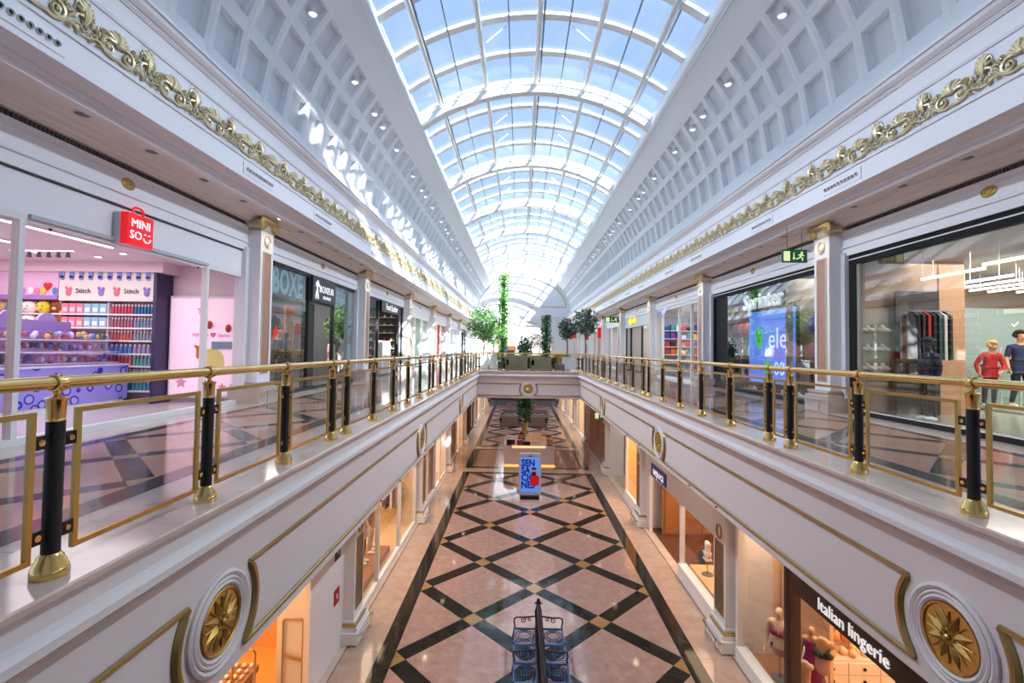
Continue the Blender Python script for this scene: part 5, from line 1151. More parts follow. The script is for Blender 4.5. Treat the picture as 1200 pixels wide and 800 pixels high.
# ---- trinket shop, left
lowroom(-1, 3.95, 11.1, OR, plain('dfa45c', .4), 270, (1, .68, .36))
wl = MB().box(-4.62, -5.3, 9.55, 11.18, .03, 4.3).build('wall_shop', CREAM, kind='structure')
t = front('cream-framed open front of the orange-lit trinket shop', -1, 4.4, 9.6, .03, 4.1, 4.6, (4.45, 9.5), (), CREAM, SGLASS, .25, .05, 0)
for k, (y, u) in enumerate(((10.25, 4.95), (9.25, 5.35))):
    y -= .75
    g = thing('security_gate', ('farther' if k == 0 else 'nearer')+' loop-shaped security gate at the trinket shop entrance', 'gate', (-u, y, .03)); 
    GM = plain('b08a5c', .35)
    MB().tube([(-u-.2, y, .2), (-u-.2, y, 1.55), (-u-.17, y, 1.6), (-u+.17, y, 1.6), (-u+.2, y, 1.55), (-u+.2, y, .2)], .022, 6, True).build('loop', GM, g); bx('base', GM, -u-.24, -u+.24, y-.08, y+.08, .03, .2, g)
    MB().tube([(-u-.2, y, .92), (-u+.2, y, .82)], .018, 6).tube([(-u-.2, y, .87), (-u+.2, y, .77)], .018, 6).build('cross_bars', GM, g)
tb = thing('display_table', 'orange-brown tray table of trinkets in the trinket shop entrance', 'table', (-5.9, 8.7, .03)); bx('tray', WOODM, -6.5, -5.45, 8.2, 9.2, .78, .9, tb)
for x in (-6.4, -5.55):
    for y in (8.3, 9.1): bx('leg', WOODM, x-.03, x+.03, y-.03, y+.03, .03, .78, tb)
rng = random.Random(3)
for i in range(7):
    for j in range(6):
        x, y = -6.38+.14*i, 8.3+.16*j; c = rng.choice(('e8d8c8', 'c89060', 'f4ece0', 'a86838', 'e0c0a0', 'f0f0f0'))
        o = MB().ball((x, y, .935), (rng.uniform(.03, .055), rng.uniform(.03, .06), .04), 7, 5).build('trinket', plain(c, .4)); props(o, '%s trinket of the %s row on the orange-brown tray table' % (ORD[j], ORD[i]), 'trinket', 'trinkets on the tray table')
for k, (y, z) in enumerate(((9.3, 1.9), (9.0, 2.5), (8.4, 1.5))):
    rk = thing('hanging_display', ('low', 'high', 'nearest')[k]+' peg display of strung beads on the trinket shop wall', 'display', (-8.9, y, z)); bx('bar', GREYM, -9.15, -8.6, y-.5, y+.5, z+.5, z+.54, rk)
    for j in range(8):
        g = MB(); yy = y-.42+.12*j
        for q in range(6): g.ball((-8.7, yy, z+.42-.09*q), .042, 6, 4)
        g.build('bead_string', plain(rng.choice(('f0e0c8', 'b03828', 'e8c890', 'c87838', 'f4f0ea')), .4), rk)
bx('back_shelf', WOODM, -9.15, -8.8, 5.5, 9.4, 1.2, 1.26, None, label='wooden wall shelf at the rear of the trinket shop', cat='shelf')
for k, (z, c, lab) in enumerate(((2.35, '1e2420', 'dark square notice plate on the cream pier by the trinket shop'), (1.35, 'b02428', 'small red fire notice low on the cream pier by the trinket shop'))):
    t = thing('notice_plate', lab, 'sign', (-4.6, 10.9, z)); bx('plate', plain(c, .4), -4.6, -4.615, 10.72, 11.0, z-.17, z+.17, t); bx('symbol', plain('d8d0c8', .5), -4.594, -4.6, 10.83, 10.89, z-.05, z+.05, t)
# ---- clothes shop, left
lowroom(-1, 12.2, 19.0, plain('e4c8a0', .6), plain('d8b488', .3), 330)
t = front('white-framed clothes shop window of dressed mannequins on the lower arcade', -1, 12.2, 19.05, .03, 4.2, 4.6, (12.25, 14.1, 16.6, 19.0), ((12.3, 14.05), (14.15, 16.55), (16.65, 18.95)), STEEL, SGLASS, .2, .05, .1)
pf = thing('window_platform', 'low wooden platform under the dressed mannequins of the clothes shop', 'platform', (-5.4, 15, .03)); bx('deck', WOODM, -6.0, -4.9, 12.6, 16.4, .03, .22, pf)
for k, (y, tp, lg, lab) in enumerate(((12.9, 'd8c8b8', '8a6f54', 'mannequin in a cream top and brown trousers, nearest in the clothes window'), (13.6, '2a2624', '2c2a2c', 'mannequin in black top and trousers in the clothes window'), (15.0, 'c8a888', '4a4038', 'mannequin in a tan top and dark trousers past the first window post'), (15.8, 'b89478', 'cdbda8', 'mannequin in a brown top and pale trousers past the first window post'))):
    figure('mannequin', lab, 'mannequin', (-5.4, y, .22), PI/2, 1.8, MANN, top=plain(tp, .7), sleeves=2 if k % 2 == 0 else 1, legs=plain(lg, .7), shoes=plain('e8e0d8', .5))
ck = thing('clothes_rail', 'steel rail of hanging garments deep in the clothes shop', 'rack', (-7.6, 16, .03)); MB().tube([(-7.6, 13.2, .03), (-7.6, 13.2, 1.7), (-7.6, 18.4, 1.7), (-7.6, 18.4, .03)], .02, 6).build('rail', CHROME, ck)
for j in range(20): MB().box(-7.85, -7.35, 13.5+.24*j, 13.6+.24*j, .7, 1.62).build('garment', plain(rng.choice(('2c2a2e', '8a7460', 'd8c8b4', '5a4a40', 'b89878', 'e8e0d8', '443c48')), .8), ck)
ck = thing('clothes_rail', 'rail of hanging garments on the end wall of the clothes shop', 'rack', (-6.9, 18.7, .03)); MB().tube([(-8.8, 18.7, .03), (-8.8, 18.7, 1.75), (-5.0, 18.7, 1.75), (-5.0, 18.7, .03)], .02, 6).build('rail', CHROME, ck)
for j in range(18): MB().box(-8.7+.2*j, -8.62+.2*j, 18.5, 18.9, .75, 1.68).build('garment', plain(rng.choice(('2c2a2e', '8a7460', 'd8c8b4', '5a4a40', 'b89878', 'e8e0d8', '443c48')), .8), ck)
for z in (2.1, 2.6): bx('wall_shelf', WOODM, -8.8, -5.0, 18.7, 19.0, z, z+.05, None, label=('lower' if z < 2.5 else 'upper')+' wooden shelf on the end wall of the clothes shop', cat='shelf')
# ---- further left
for k, (lab, wc) in {2: ('cream-framed shop front of warm lit rails past the clothes shop', 'e0b888'), 3: ('wooden door front far along the lower arcade', 'c89060'), 4: ('dark draped shop front far along the lower arcade', '4a3c40'), 5: ('pale shop front beyond the dark draped one', 'd8c0a0'), 6: ('warm shop front near the end of the lower arcade', 'd8b080')}.items():
    y0, y1 = BAY[k]+.5, BAY[k+1]-.5; m = (y0+y1)/2
    lowroom(-1, y0-.1, y1+.1, plain(wc, .6), plain('c8a078', .3), 260, u1=7.5)
    t = front(lab, -1, y0, y1, .03, 4.2, 4.6, (y0+.05, y0+1.5, m, m+1.4, y1-.05), ((y0+.1, y0+1.45), (m+1.45, y1-.1)), CREAM if k != 4 else plain('2c2428', .5), SGLASS, .25, .1, .1)
    for j in range(3): bx('door_panel', WOODM if k in (2, 3) else plain('3a2c30' if k == 4 else 'e0cdb4', .6), -4.75, -4.8, y0+1.6+.8*j, y0+2.3+.8*j, .1, 3.9, t)
# ---- lingerie shop, right
lowroom(1, 3.95, 11.2, plain('ecc9a6', .6), plain('d8a878', .3), 210, (1, .74, .5))
DB = plain('3a2c24', .4)
t = front('dark-framed lingerie shop front with a lit name over the door', 1, 4.4, 11.15, .03, 4.2, 4.6, (9.22, 8.98, 4.5), ((9.3, 11.1),), DB, SGLASS, .12, .05, .06)
bx('header', DB, 4.58, 4.7, 4.4, 8.98, 2.62, 2.98, t); bx('upper_board', CREAM, 4.6, 4.68, 4.4, 8.98, 2.98, 4.2, t); bx('end_post', CREAM, 4.55, 4.72, 11.08, 11.2, .03, 4.2, t); bx('sill_ledge', CREAM, 4.5, 4.75, 9.3, 11.1, .03, .3, t)
b = thing('lit_sign', 'white lit lettering on the dark header of the lingerie shop', 'sign', (4.56, 7.4, 2.8)); text('Italian lingerie', .28, LETW, b, (4.57, 7.42, 2.79), 'R', .008, sx=1.0)
bx('wall_shop', plain('e8c8a8', .6), 5.62, 9.1, 9.95, 10.05, .03, 4.2, kind='structure'); bx('wall_shop', plain('dcbc9c', .6), 5.55, 5.62, 9.4, 11.1, .03, 4.2, kind='structure')
g = MB(); g.add([(5.54, 9.4, 1.6), (5.54, 10.2, 2.3), (5.54, 10.9, 1.9), (5.54, 10.2, 1.5)], [(0, 1, 2, 3)]).add([(5.54, 9.6, 3.4), (5.54, 10.5, 3.9), (5.54, 10.9, 3.2), (5.54, 10.0, 2.7)], [(0, 1, 2, 3)]).add([(5.54, 9.4, .4), (5.54, 10.0, 1.3), (5.54, 10.6, .9), (5.54, 10.2, .4)], [(0, 1, 2, 3)])
g.build('brown_diamonds', plain('c8a284', .6), None, label='pale brown diamonds on the lingerie window backing wall', cat='wall decal')  # diamonds in a browner tone than the wall behind
lamp('window_fill', 'AREA', (5.1, 10.25, 4.1), 60, (1, .8, .6), .7, 1.5); lamp('window_fill', 'AREA', (5.3, 13.7, 4.1), 60, (1, .8, .6), .9, 2.2)  # fill lights without fixtures, added to brighten the two display windows
pf = thing('window_ledge', 'wooden ledge along the lingerie window floor', 'platform', (5.5, 10.2, .03)); bx('deck', WOODM, 4.78, 5.5, 9.35, 11.0, .03, .2, pf)
bust('mannequin with a head in burgundy lingerie in the lingerie window', (5.02, 10.2, .2), -PI/2+.8, 0, bra=plain('8a1f4a', .6), pants=plain('a06a70', .6), h0=.55, scale=1.12, head=True, arms=True)
figure('mannequin', 'mannequin in a long burgundy gown behind the dark door post', 'mannequin', (5.3, 9.55, .2), -PI/2+.8, 1.5, plain('b89474', .5), dress=plain('6f0f48', .6))
bust('headless mannequin in a black bra beside the white drawers', (5.1, 8.9, .03), -PI/2+.9, 0, bra=plain('26302f', .6), h0=1.12, scale=1.1, skin=plain('b08a68', .5))
bust('low headless mannequin in striped briefs by the dark door post', (5.0, 9.3, .2), -PI/2+.8, 0, pants=plain('6f9a9a', .6), h0=.4, scale=.9, skin=plain('b89878', .5))
dr = thing('drawer_cabinet', 'long white cabinet of small drawers inside the lingerie shop', 'cabinet', (7.0, 9.6, .03)); bx('carcass', plain('ead8c4', .5), 5.3, 9.0, 9.47, 9.94, .03, 1.06, dr)
for i in range(6):
    for j in range(4):
        y0 = 5.34+.61*i; z0 = .09+.235*j; d = bx('drawer', plain('f0dfcc', .5), y0, y0+.585, 9.445, 9.47, z0, z0+.215, dr); MB().lathe([(0, -.028), (.034, -.02), (.03, -.005), (.0, 0)], (y0+.29, 9.445, z0+.11), 8, 'y').build('knob', BLACK, d)
for k in range(26):
    y = 5.42+.135*k; c = rng.choice(('e8a868', 'f0c898', 'c88848', 'f4e0c8', 'b86838')); o = MB().ball((y, 9.66+rng.uniform(-.12, .12), 1.13), (.07, .09, .08), 8, 5).build('folded_bra', plain(c, .6)); props(o, '%s folded bra from the glass on top of the white drawers' % ORD[k], 'clothing', 'folded bras on the white drawers')
for z, n in ((1.42, 'lower'), (1.75, 'middle'), (2.08, 'upper')):
    rl = thing('hanging_rail', '%s rail of hanging bras on the lingerie shop side wall' % n, 'rack', (7.4, 9.9, z)); bx('bar', CHROME, 5.7, 9.1, 9.9, 9.93, z, z+.03, rl)
    for k in range(20): MB().ball((5.8+.16*k, 9.84, z-.12), (.08, .06, .12), 7, 5).build('hanging_bra', plain(rng.choice(('e8a868', 'f0c898', 'c88848', 'f4e0c8', 'd88850', 'fff0e0')), .6), rl)
    rl2 = thing('hanging_rail', '%s rail of hanging bras on the lingerie shop rear wall' % n, 'rack', (9.0, 7, z)); bx('bar', CHROME, 8.95, 8.98, 4.5, 9.2, z, z+.03, rl2)
    for k in range(22):
        y = 4.7+.2*k; MB().ball((8.9, y, z-.12), (.09, .08, .12), 7, 5).build('hanging_bra', plain(rng.choice(('e8a868', 'f0c898', 'c88848', 'f4e0c8', 'd88850', 'fff0e0')), .6), rl2)
t = thing('wall_shelf', 'high white shelf on the lingerie shop side wall', 'shelf', (6.0, 9.7, 2.1)); bx('box', plain('f0e0d0', .5), 5.65, 6.5, 9.6, 9.93, 2.35, 2.6, t)
# ---- window with torso, blue sign, wood-lined entrance, right
lowroom(1, 12.2, 19.1, plain('e8c4a0', .6), WOODD, 260, (1, .72, .45))
t = front('cream-framed shop with a tall torso window and open wood-lined entrance', 1, 12.2, 19.1, .03, 4.2, 4.6, (12.26, 15.1, 18.7), ((12.35, 15.0),), CREAM, SGLASS, .3, .08, 0)
bx('header', CREAM, 4.55, 4.7, 12.2, 19.1, 2.28, 4.2, t); bx('window_sill', CREAM, 4.5, 4.75, 12.3, 15.05, .03, .42, t)
b = thing('shop_sign', 'blue shop name with white edging on the cream header', 'sign', (4.54, 17.2, 2.7)); bx('board', plain('2038a8', .4), 4.52, 4.55, 16.35, 18.15, 2.36, 2.80, b); text('uepoca', .44, LETW, b, (4.515, 17.25, 2.58), 'R', .006)
bx('wall_shop', WOODM, 5.0, 9, 18.3, 18.4, .03, 4.2, kind='structure'); bx('wall_shop', plain('e6c6a8', .6), 6.0, 6.1, 12.3, 15.1, .03, 4.2, kind='structure')
for j in range(5): bx('timber_panel', WOODM, 5.1+.7*j, 5.75+.7*j, 18.26, 18.3, .1, 3.2, None, label='%s tall timber panel from the glass inside the wood-lined entrance' % ORD[j], cat='panel', group='timber panels of the wood-lined entrance')
g = MB().add([(5.99, 12.6, 2.0), (5.99, 13.6, 2.9), (5.99, 14.8, 2.2), (5.99, 13.8, 1.4)], [(0, 1, 2, 3)]); g.build('printed_diamond', plain('d0a888', .6), None, label='brown diamond print on the torso window backing wall', cat='wall decal')
bust('headless torso mannequin in white top and shorts in the tall window', (5.15, 14.35, .4), -PI/2, 0, top=plain('e8e2e0', .7), pants=plain('8a7468', .7), h0=.5, scale=.8, skin=plain('e8d8c8', .5))
bx('window_deck', plain('e8b880', .5), 4.85, 5.98, 12.4, 15.0, .03, .4, None, label='pale wooden deck inside the tall torso window', cat='platform')
t = thing('notice_sign', 'narrow dark notice panel beside the tall torso window', 'sign', (4.55, 12.25, 2.0)); bx('plate', plain('3c3430', .4), 4.5, 4.56, 12.15, 12.3, 1.8, 2.6, t); bx('small_plate', plain('3c3430', .4), 4.5, 4.56, 12.15, 12.3, 2.75, 2.95, t)
t = thing('floor_bin', 'small blue grey bin on the wood floor of the open entrance', 'bin', (5.6, 15.9, .03)); MB().lathe([(0, 0), (.13, 0), (.16, .4), (.14, .4), (.12, .05)], (5.6, 15.9, .03), 12).build('bucket', plain('5a6478', .5), t)
# ---- right, further: orange window, service corridor, timber wall
lowroom(1, 19.9, 23.0, plain('f0c080', .6), plain('d8b080', .3), 260)
t = front('cream-framed narrow window glowing orange past the blue sign', 1, 19.95, 23.0, .03, 4.2, 4.6, (20.0, 22.8), ((20.1, 22.7),), CREAM, SGLASS, .5, .1, .35)
cb = thing('white_shelf', 'small white box on the sill of the orange window', 'box', (5.2, 21, .4)); bx('box', STEEL, 5.0, 5.4, 20.8, 21.2, .03, .6, cb)
room(1, 4.75, 8.5, 23.2, 27.3, .03, 4.2, plain('9a948f', .6), plain('b09a88', .3), plain('b8b0a8', .6), 60, (1, .9, .8))
t = thing('corridor_door', 'grey double door with a dark plate in the service corridor', 'door', (8.2, 25, .03)); bx('door_leaf', plain('8c8782', .5), 8.2, 8.28, 23.8, 25.2, .03, 2.3, t); bx('door_leaf', plain('8c8782', .5), 8.2, 8.28, 25.25, 26.7, .03, 2.3, t); bx('plate', plain('5a2c30', .5), 8.15, 8.2, 24.0, 26.0, 2.5, 2.9, t)
t = thing('timber_wall', 'long timber-clad shop wall under the lower exit sign', 'wall cladding', (4.6, 31, .03))
for j in range(8): bx('timber_panel', WOODM, 4.58, 4.7, 27.6+.86*j, 28.42+.86*j, .03, 4.2, t)
bx('glowing_doorway', plain('e89040', .5, emit='e8842c', estr=.6), 4.55, 4.58, 27.6, 28.2, .1, 3.4, t); bx('poster', plain('8a7868', .5), 4.55, 4.58, 30.5, 31.3, 1.2, 3.0, t)  # doorway is a glowing panel, its warm light put into the colour
for k in (4, 5, 6):
    y0, y1 = BAY[k]+.5, BAY[k+1]-.5
    lowroom(1, y0-.1, y1+.1, plain('d8c4ac', .6), plain('c8a078', .3), 200, u1=7.5)
    front(('first', 'second', 'third')[k-4]+' plain cream shop front beyond the timber-clad wall', 1, y0, y1, .03, 4.2, 4.6, (y0+.05, y0+2, y1-2, y1-.05), ((y0+.1, y0+1.9), (y1-1.9, y1-.1)), CREAM, SGLASS, .25, .1, .1)
for s in (-1, 1):
    bx('wall_shop', CREAM, s*9.25, s*9.4, YN, 74, 0, 4.3, kind='structure')

# ================================================================== MIDDLE OF THE LOWER HALL
# ---- double cast iron bench
BY0, BY1 = 6.9, 11.45
bn = thing('double_bench', 'dark cast iron back-to-back bench with blue mesh seats at the bottom', 'bench', (0, 9.2, 0))
ys = [BY1-.08-.62*i for i in range(8)]
for s in (-1, 1):
    for i in range(len(ys)-1):
        a, b = ys[i+1], ys[i]; g = MB()
        x0, x1 = s*.07, s*.58
        g.box(x0, x1, a, a+.035, .42, .455).box(x0, x1, b-.035, b, .42, .455).box(x1-s*.035, x1, a, b, .42, .455).box(x0, x0+s*.035, a, b, .42, .455)
        sf = g.build('seat_frame', BLUEI, bn)
        m = MB(); n = 9
        for k in range(1, n): m.box(x0+(x1-x0)*k/n-.004, x0+(x1-x0)*k/n+.004, a, b, .432, .442)
        for k in range(1, 11): m.box(x0, x1, a+(b-a)*k/11-.004, a+(b-a)*k/11+.004, .430, .440)
        m.build('seat_mesh', BLUEI, sf, kind='stuff')
        o = MB(); c = (a+b)/2
        for r in (.2, .14): o.tube([(s*.33+r*math.cos(2*PI*q/14), c+r*1.1*math.sin(2*PI*q/14), .447) for q in range(14)], .012, 4, True)
        o.build('seat_scroll', IRON, sf)
    for i, y in enumerate(ys[::2]+[ys[-1]] if False else [ys[0], ys[2], ys[5], ys[7]]):
        g = MB(); g.tube([(s*.04, y, .72), (s*.2, y, .70), (s*.36, y, .685), (s*.5, y, .69), (s*.56, y, .66), (s*.575, y, .58), (s*.55, y, .5), (s*.56, y, .44), (s*.6, y, .22), (s*.55, y, .03)], [.018, .02, .022, .02, .022, .02, .018, .02, .018, .024], 6)
        p, r = spiral(s*.36, .62, .07, 1.3, s, PI/2, n=14, rad=.014); g.tube([(q[1], y, q[2]) for q in p], r, 5)
        p, r = spiral(s*.2, .64, .05, 1.2, -s, PI/2, n=12, rad=.012); g.tube([(q[1], y, q[2]) for q in p], r, 5)
        g.tube([(s*.06, y, .44), (s*.1, y, .2), (s*.16, y, .03)], .02, 6); g.build('armrest', IRON, bn)
g = MB().tube([(0, BY0, 1.0), (0, BY1, 1.0)], .032, 8)
for s in (-1, 1): g.box(s*.045, s*.03, BY0, BY1, .88, .97).box(s*.07, s*.05, BY0, BY1, .5, .56).box(s*.06, s*.045, BY0, BY1, .70, .76)
g.build('back_rail', IRON, bn)
bl = MB(); y = BY0+.1
while y < BY1: 
    for s in (-1, 1): bl.tube([(s*.035, y, .97), (s*.075, y+.03, .78), (s*.05, y, .6), (s*.07, y, .45)], .012, 4)
    y += .11
bl.build('back_scrolls', IRON, bn)
g = MB()
for y in (BY1, BY0): g.box(-.05, .05, y-.03, y+.03, .4, 1.03).ball((0, y, 1.05), .045, 8, 6).tube([(-.09, y, .98), (0, y, 1.0), (.09, y, .98)], .02, 5)
g.build('end_post', IRON, bn)
# ---- phone-shaped totem
tt = thing('advertising_totem', 'phone-shaped advertising totem with a blue screen and red-jumpered person', 'totem', (.03, 22.6, 0))
def rbox(w, h, r, y0, y1, cx, cz, m, name, parent):
    pts = []
    for qx, qz, a0 in ((1, 1, 0), (-1, 1, PI/2), (-1, -1, PI), (1, -1, 1.5*PI)):
        for i in range(6): a = a0+PI/2*i/5; pts.append((cx+qx*(w/2-r)+r*math.cos(a), cz+qz*(h/2-r)+r*math.sin(a)))
    n = len(pts); vs = [(x, y0, z) for x, z in pts]+[(x, y1, z) for x, z in pts]
    g = MB().add(vs, [tuple(range(n)), tuple(range(2*n-1, n-1, -1))]+[(i, n+i, n+(i+1) % n, (i+1) % n) for i in range(n)]); return g.build(name, m, parent)
rbox(1.06, 1.98, .12, 22.5, 22.62, .03, 1.13, SCREENG, 'body', tt); rbox(.90, 1.62, .03, 22.485, 22.5, .03, 1.11, glow('4f86dc', .7), 'screen', tt)
bx('base', BLACK, -.42, .48, 22.35, 22.8, 0, .16, tt); bx('speaker_slot', BLACK, -.05, .12, 22.49, 22.5, 1.98, 2.02, tt)
NAVY = plain('12208c', .5, emit='1420a0', estr=.3)
for i, wd in enumerate(('SEN', 'SA', 'CIO', 'NES')): text(wd, .44, NAVY, tt, (-.38, 22.48, 1.66-.34*i), 'F', .002, align='LEFT', sx=.85, bold=.04)
g = MB().ball((.22, 22.475, 1.28), (.12, .006, .16), 12, 8); g.build('printed_face', plain('d8a890', .6), tt); MB().ball((.22, 22.472, 1.18), (.115, .006, .10), 12, 8).ball((.22, 22.472, 1.42), (.13, .006, .06), 12, 8).build('printed_beard', plain('3a2420', .6), tt)
rbox(.42, .5, .12, 22.474, 22.48, .26, .86, plain('c8141e', .5, emit='c8141e', estr=.3), 'printed_jumper', tt)
# ---- counter kiosk
kk = thing('counter_kiosk', 'white square counter kiosk with lit wooden edge behind the totem', 'kiosk', (.12, 30, 0))
KW = plain('e2dadb', .4)
for a in ((-1.4, 1.64, 28.6, 29.1), (-1.4, 1.64, 31.2, 31.7)): bx('counter', KW, *a, .12, 1.25, kk)
for a in ((-1.4, -.95, 29.1, 31.2), (1.19, 1.64, 29.1, 31.2)): bx('counter', KW, *a, .12, 1.25, kk)
bx('lit_plinth', glow('f0b468', 1.3), -1.36, 1.60, 28.64, 31.66, .02, .1, kk); bx('floor_strip', glow('e8a050', 1.0), -1.45, 1.69, 28.5, 31.8, 0, .02, kk); bx('lit_edge', glow('f0c080', 1.2), -.9, 1.1, 28.57, 28.6, 1.12, 1.25, kk)
for x in (-1.1, 1.35): MB().lathe([(0, 0), (.2, 0), (.2, .02), (0, .02)], (x, 28.85, 1.25), 14).build('round_recess', BLACK, kk)
for k, (x, y, w_, d, h, c, n, lab) in enumerate(((-1.0, 29.3, .5, .4, .25, '2c2240', 'display_box', 'dark violet display box on the kiosk corner'), (-.45, 28.85, .3, .3, .3, '8a4a38', 'display_box', 'small red-brown box on the kiosk front'), (-.05, 28.85, .45, .3, .22, '1f1f22', 'display_tray', 'black tray on the kiosk front counter'), (.6, 28.85, .7, .35, .18, 'e8e8ea', 'display_tray', 'white tray on the kiosk front counter'), (.55, 31.4, .9, .35, .3, 'eef2f2', 'display_case', 'long white case on the kiosk rear counter'), (1.4, 29.6, .35, .5, .25, 'e0a050', 'display_box', 'amber lit box on the kiosk side counter'), (1.4, 30.6, .3, .4, .35, 'b86a30', 'display_box', 'orange box on the kiosk side counter'), (-.3, 31.4, .5, .35, .3, '8a8a90', 'display_case', 'grey case on the kiosk rear counter'), (-1.15, 30.6, .35, .6, .2, 'f0f0f0', 'display_tray', 'white tray on the kiosk side counter'))):
    t = thing(n, lab, 'display box', (x, y, 1.25)); bx('body', plain(c, .4), x-w_/2, x+w_/2, y-d/2, y+d/2, 1.25, 1.25+h, t); bx('lid', plain(('d8d0c8', 'c8c0b8')[k % 2], .4), x-w_*.45, x+w_*.45, y-d*.45, y+d*.45, 1.25+h, 1.27+h, t)
figure('person', 'person in a brown top standing inside the counter kiosk', 'person', (-.35, 30.0, 0), 0, 1.8, SKIN, top=plain('8a5a4a', .7), legs=plain('2c2a30', .7), shoes=BLACK, hair=plain('2c1c14', .8), face=True)
# ---- planter with tall greenery and sofas under the bridge
pt = thing('potted_plant', 'tall bushy plant in a brass pot in the middle of the lower hall', 'plant', (-.05, 39.6, 0)); MB().lathe([(0, 0), (.22, 0), (.30, .95), (.26, .95), (.24, .9), (0, .9)], (-.05, 39.6, 0), 18).build('pot', BRASSD, pt)
MB().tube([(-.05, 39.6, 1), (-.05, 39.6, 4)], .06, 6).build('stem', BARK, pt); leaf_cloud((-.05, 39.6, 2.9), (.62, .62, 2.05), 1100, .34, random.Random(4), shell=.2).build('foliage', LEAFP, pt)
def sofa(label, x, y, z, w_, d, h, col, rz=0, seat=.42):
    t = thing('sofa', label, 'sofa', (x, y, z), None, rz); g = lambda n, *a: inst(MB().box(*a).mesh(n, col), n, t)
    g('seat', -w_/2, w_/2, -d/2, d/2, .1, seat); g('backrest', -w_/2, w_/2, -d/2, -d/2+.22, seat, h); g('armrest', -w_/2, -w_/2+.2, -d/2, d/2, seat, h*.8); g('armrest', w_/2-.2, w_/2, -d/2, d/2, seat, h*.8)
    for i in (-1, 1): inst(MB().ball((i*w_*.2, .08, seat+.06), (w_*.19, d*.34, .1), 12, 6).mesh('cushion', col), 'cushion', t)
    for sx in (-1, 1):
        for sy in (-1, 1): inst(MB().box(sx*(w_/2-.1)-.03, sx*(w_/2-.1)+.03, sy*(d/2-.1)-.03, sy*(d/2-.1)+.03, 0, .1).mesh('leg', BLACK), 'leg', t)
    return t
sofa('brown sofa left of the brass-potted plant on the lower floor', -1.3, 43.5, 0, 1.9, 1.0, 1.0, SOFAB); sofa('brown sofa right of the brass-potted plant on the lower floor', 1.2, 43.5, 0, 1.7, 1.0, 1.0, SOFAB)
sofa('brown sofa farther left behind the plant on the lower floor', -1.4, 48, 0, 1.9, 1.0, .95, SOFAB, PI); sofa('brown sofa farther right behind the plant on the lower floor', 1.5, 48, 0, 1.9, 1.0, .95, SOFAB, PI)
sofa('last brown sofa far back in the middle of the lower floor', -.2, 54, 0, 3.0, 1.0, .95, SOFAB, PI)

# ================================================================== THE BRIDGE BEYOND THE WELL
sofa('left olive sofa with its back to the balustrade on the bridge', -.62, 30.4, UF, 1.55, .95, .92, SOFA); sofa('right olive sofa with its back to the balustrade on the bridge', .95, 30.4, UF, 1.45, .95, .92, SOFA)
t = thing('ottoman', 'low grey ottoman beside the olive sofas on the bridge', 'ottoman', (2.0, 30.6, UF)); bx('cushion', plain('6f6c70', .8), 1.68, 2.35, 30.2, 31.0, UF+.1, UF+.5, t)
for x in (1.75, 2.28): bx('leg', BLACK, x-.03, x+.03, 30.3, 30.9, UF, UF+.1, t)
sofa('mustard armchair behind the ottoman on the bridge', 2.35, 32.4, UF, 1.1, .95, 1.15, plain('b09040', .8)); sofa('green sofa facing the olive ones across the bridge', .1, 33.6, UF, 3.0, .95, 1.0, plain('7f8a4a', .8), PI)
def planter_tree(label, x, y, r, zc, n, lm, box=True, seed=1, lz=1.0):
    t = thing('planter_tree', label, 'tree', (x, y, UF)); 
    b = MB().box(x-.27, x+.27, y-.27, y+.27, UF, UF+.95).box(x-.3, x+.3, y-.3, y+.3, UF+.9, UF+.97); b.build('planter', STEEL, t)
    MB().tube([(x, y, UF+.9), (x+.04, y, UF+1.6), (x-.03, y, zc-.5)], [.05, .045, .04], 7).tube([(x-.03, y, zc-.7), (x+.3, y, zc), (x+.45, y, zc+.5)], [.03, .02, .01], 5).tube([(x-.03, y, zc-.7), (x-.35, y, zc+.1)], [.03, .01], 5).build('trunk', BARK, t)
    leaf_cloud((x, y, zc), (r, r, r*lz), n, .2, random.Random(seed)).build('foliage', lm, t)
planter_tree('tall pale-leaved ficus in a white planter on the sunlit side of the bridge', -2.85, 30.2, 1.0, 8.65, 1500, LEAF, seed=1, lz=1.15); planter_tree('smaller pale-leaved ficus behind the tall one on the sunlit side', -2.45, 34.2, .8, 8.1, 800, LEAF, seed=2)
planter_tree('dark-leaved ficus nearer the middle on the shaded side of the bridge', 2.6, 31.4, .6, 8.45, 700, LEAFD, seed=3, lz=1.25); planter_tree('dark-leaved ficus by the shaded end of the bridge balustrade', 3.65, 30.2, .74, 8.8, 900, LEAFD, seed=4, lz=1.2)
planter_tree('bushy dark tree in the distance beyond the sofas', 2.0, 60, 1.8, 8.2, 800, LEAFD, seed=5, lz=.6)
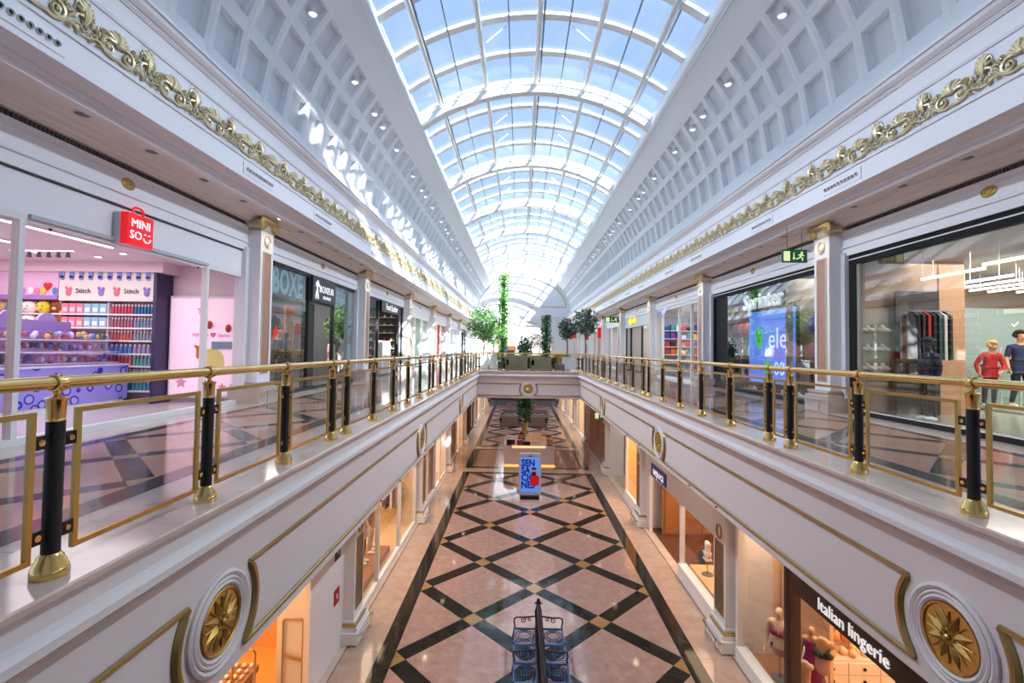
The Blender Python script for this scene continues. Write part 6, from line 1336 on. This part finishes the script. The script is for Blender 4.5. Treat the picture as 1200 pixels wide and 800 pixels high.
def ivy_column(label, x, y, r, top, lm, seed, z0=UF):
    t = thing('green_column', label, 'plant', (x, y, z0)); MB().lathe([(0, 0), (.34, 0), (.34, .5), (.26, .5), (0, .5)], (x, y, z0), 14).build('planter', plain('2c4a38', .5), t); MB().tube([(x, y, z0+.3), (x, y, top-.1)], .14, 8).build('post', plain('2e5a34', .8), t)
    rng = random.Random(seed); g = MB(); n = int((top-z0-.4)*260)
    for i in range(n):
        a = rng.uniform(0, 2*PI); z = rng.uniform(z0+.45, top); rr = r*rng.uniform(.5, 1.1); p = Vector((x+rr*math.cos(a), y+rr*math.sin(a), z)); d = Vector((math.cos(a), math.sin(a), rng.uniform(-.8, .6))).normalized(); b = d.cross(Vector((rng.uniform(-1, 1), rng.uniform(-1, 1), 1))).normalized(); L = rng.uniform(.12, .22)
        g.add([p, p+d*L*.5+b*L*.35, p+d*L, p+d*L*.5-b*L*.35], [(0, 1, 2, 3)])
    g.build('foliage', lm, t)
ivy_column('very tall bright ivy-covered column on the bridge', -1.75, 34, .24, 12.45, LEAFB, 1); ivy_column('shorter deep green ivy-covered column on the bridge', 1.36, 34, .24, 9.55, LEAFP, 2)
t = thing('potted_plant', 'round dark green bush in a pot between the two ivy columns', 'plant', (-.15, 34.9, UF)); MB().lathe([(0, 0), (.35, 0), (.45, .7), (.4, .7), (0, .65)], (-.15, 34.9, UF), 14).build('pot', plain('3a4438', .5), t); leaf_cloud((-.15, 34.9, UF+1.5), (.55, .55, .85), 420, .26, random.Random(6), shell=.2).build('foliage', LEAFP, t)
t = thing('far_shop_front', 'orange-brown lit shop front far away under the end arch', 'shopfront', (-1.5, YW+12, UF)); bx('panel', plain('b06a3c', .5), -2.9, -1.2, YW+13.6, YW+13.9, UF+1.3, UF+2.0, t); bx('window', plain('3a2420', .4), -2.7, -1.4, YW+13.5, YW+13.6, UF, UF+1.3, t)
t = thing('round_sign', 'blue round sign on a stand under the end arch', 'sign', (-3.0, YW+6, UF)); MB().lathe([(0, -.04), (.5, -.04), (.5, .04), (0, .04)], (-3.0, YW+6, UF+1.3), 18, 'y').build('disc', glow('1f48d8', .8), t); bx('stand', STEEL, -3.05, -2.95, YW+5.97, YW+6.03, UF, UF+.85, t)
for x in (-3.55, 3.55):
    t = thing('white_bollard', 'white square pillar at the %s end of the bridge balustrade' % ('sunlit' if x < 0 else 'shaded'), 'pillar', (x, 27.8, UF)); bx('shaft', STEEL, x-.16, x+.16, 27.64, 27.96, UF, UF+1.0, t); bx('cap', STEEL, x-.2, x+.2, 27.6, 28.0, UF+1.0, UF+1.05, t)
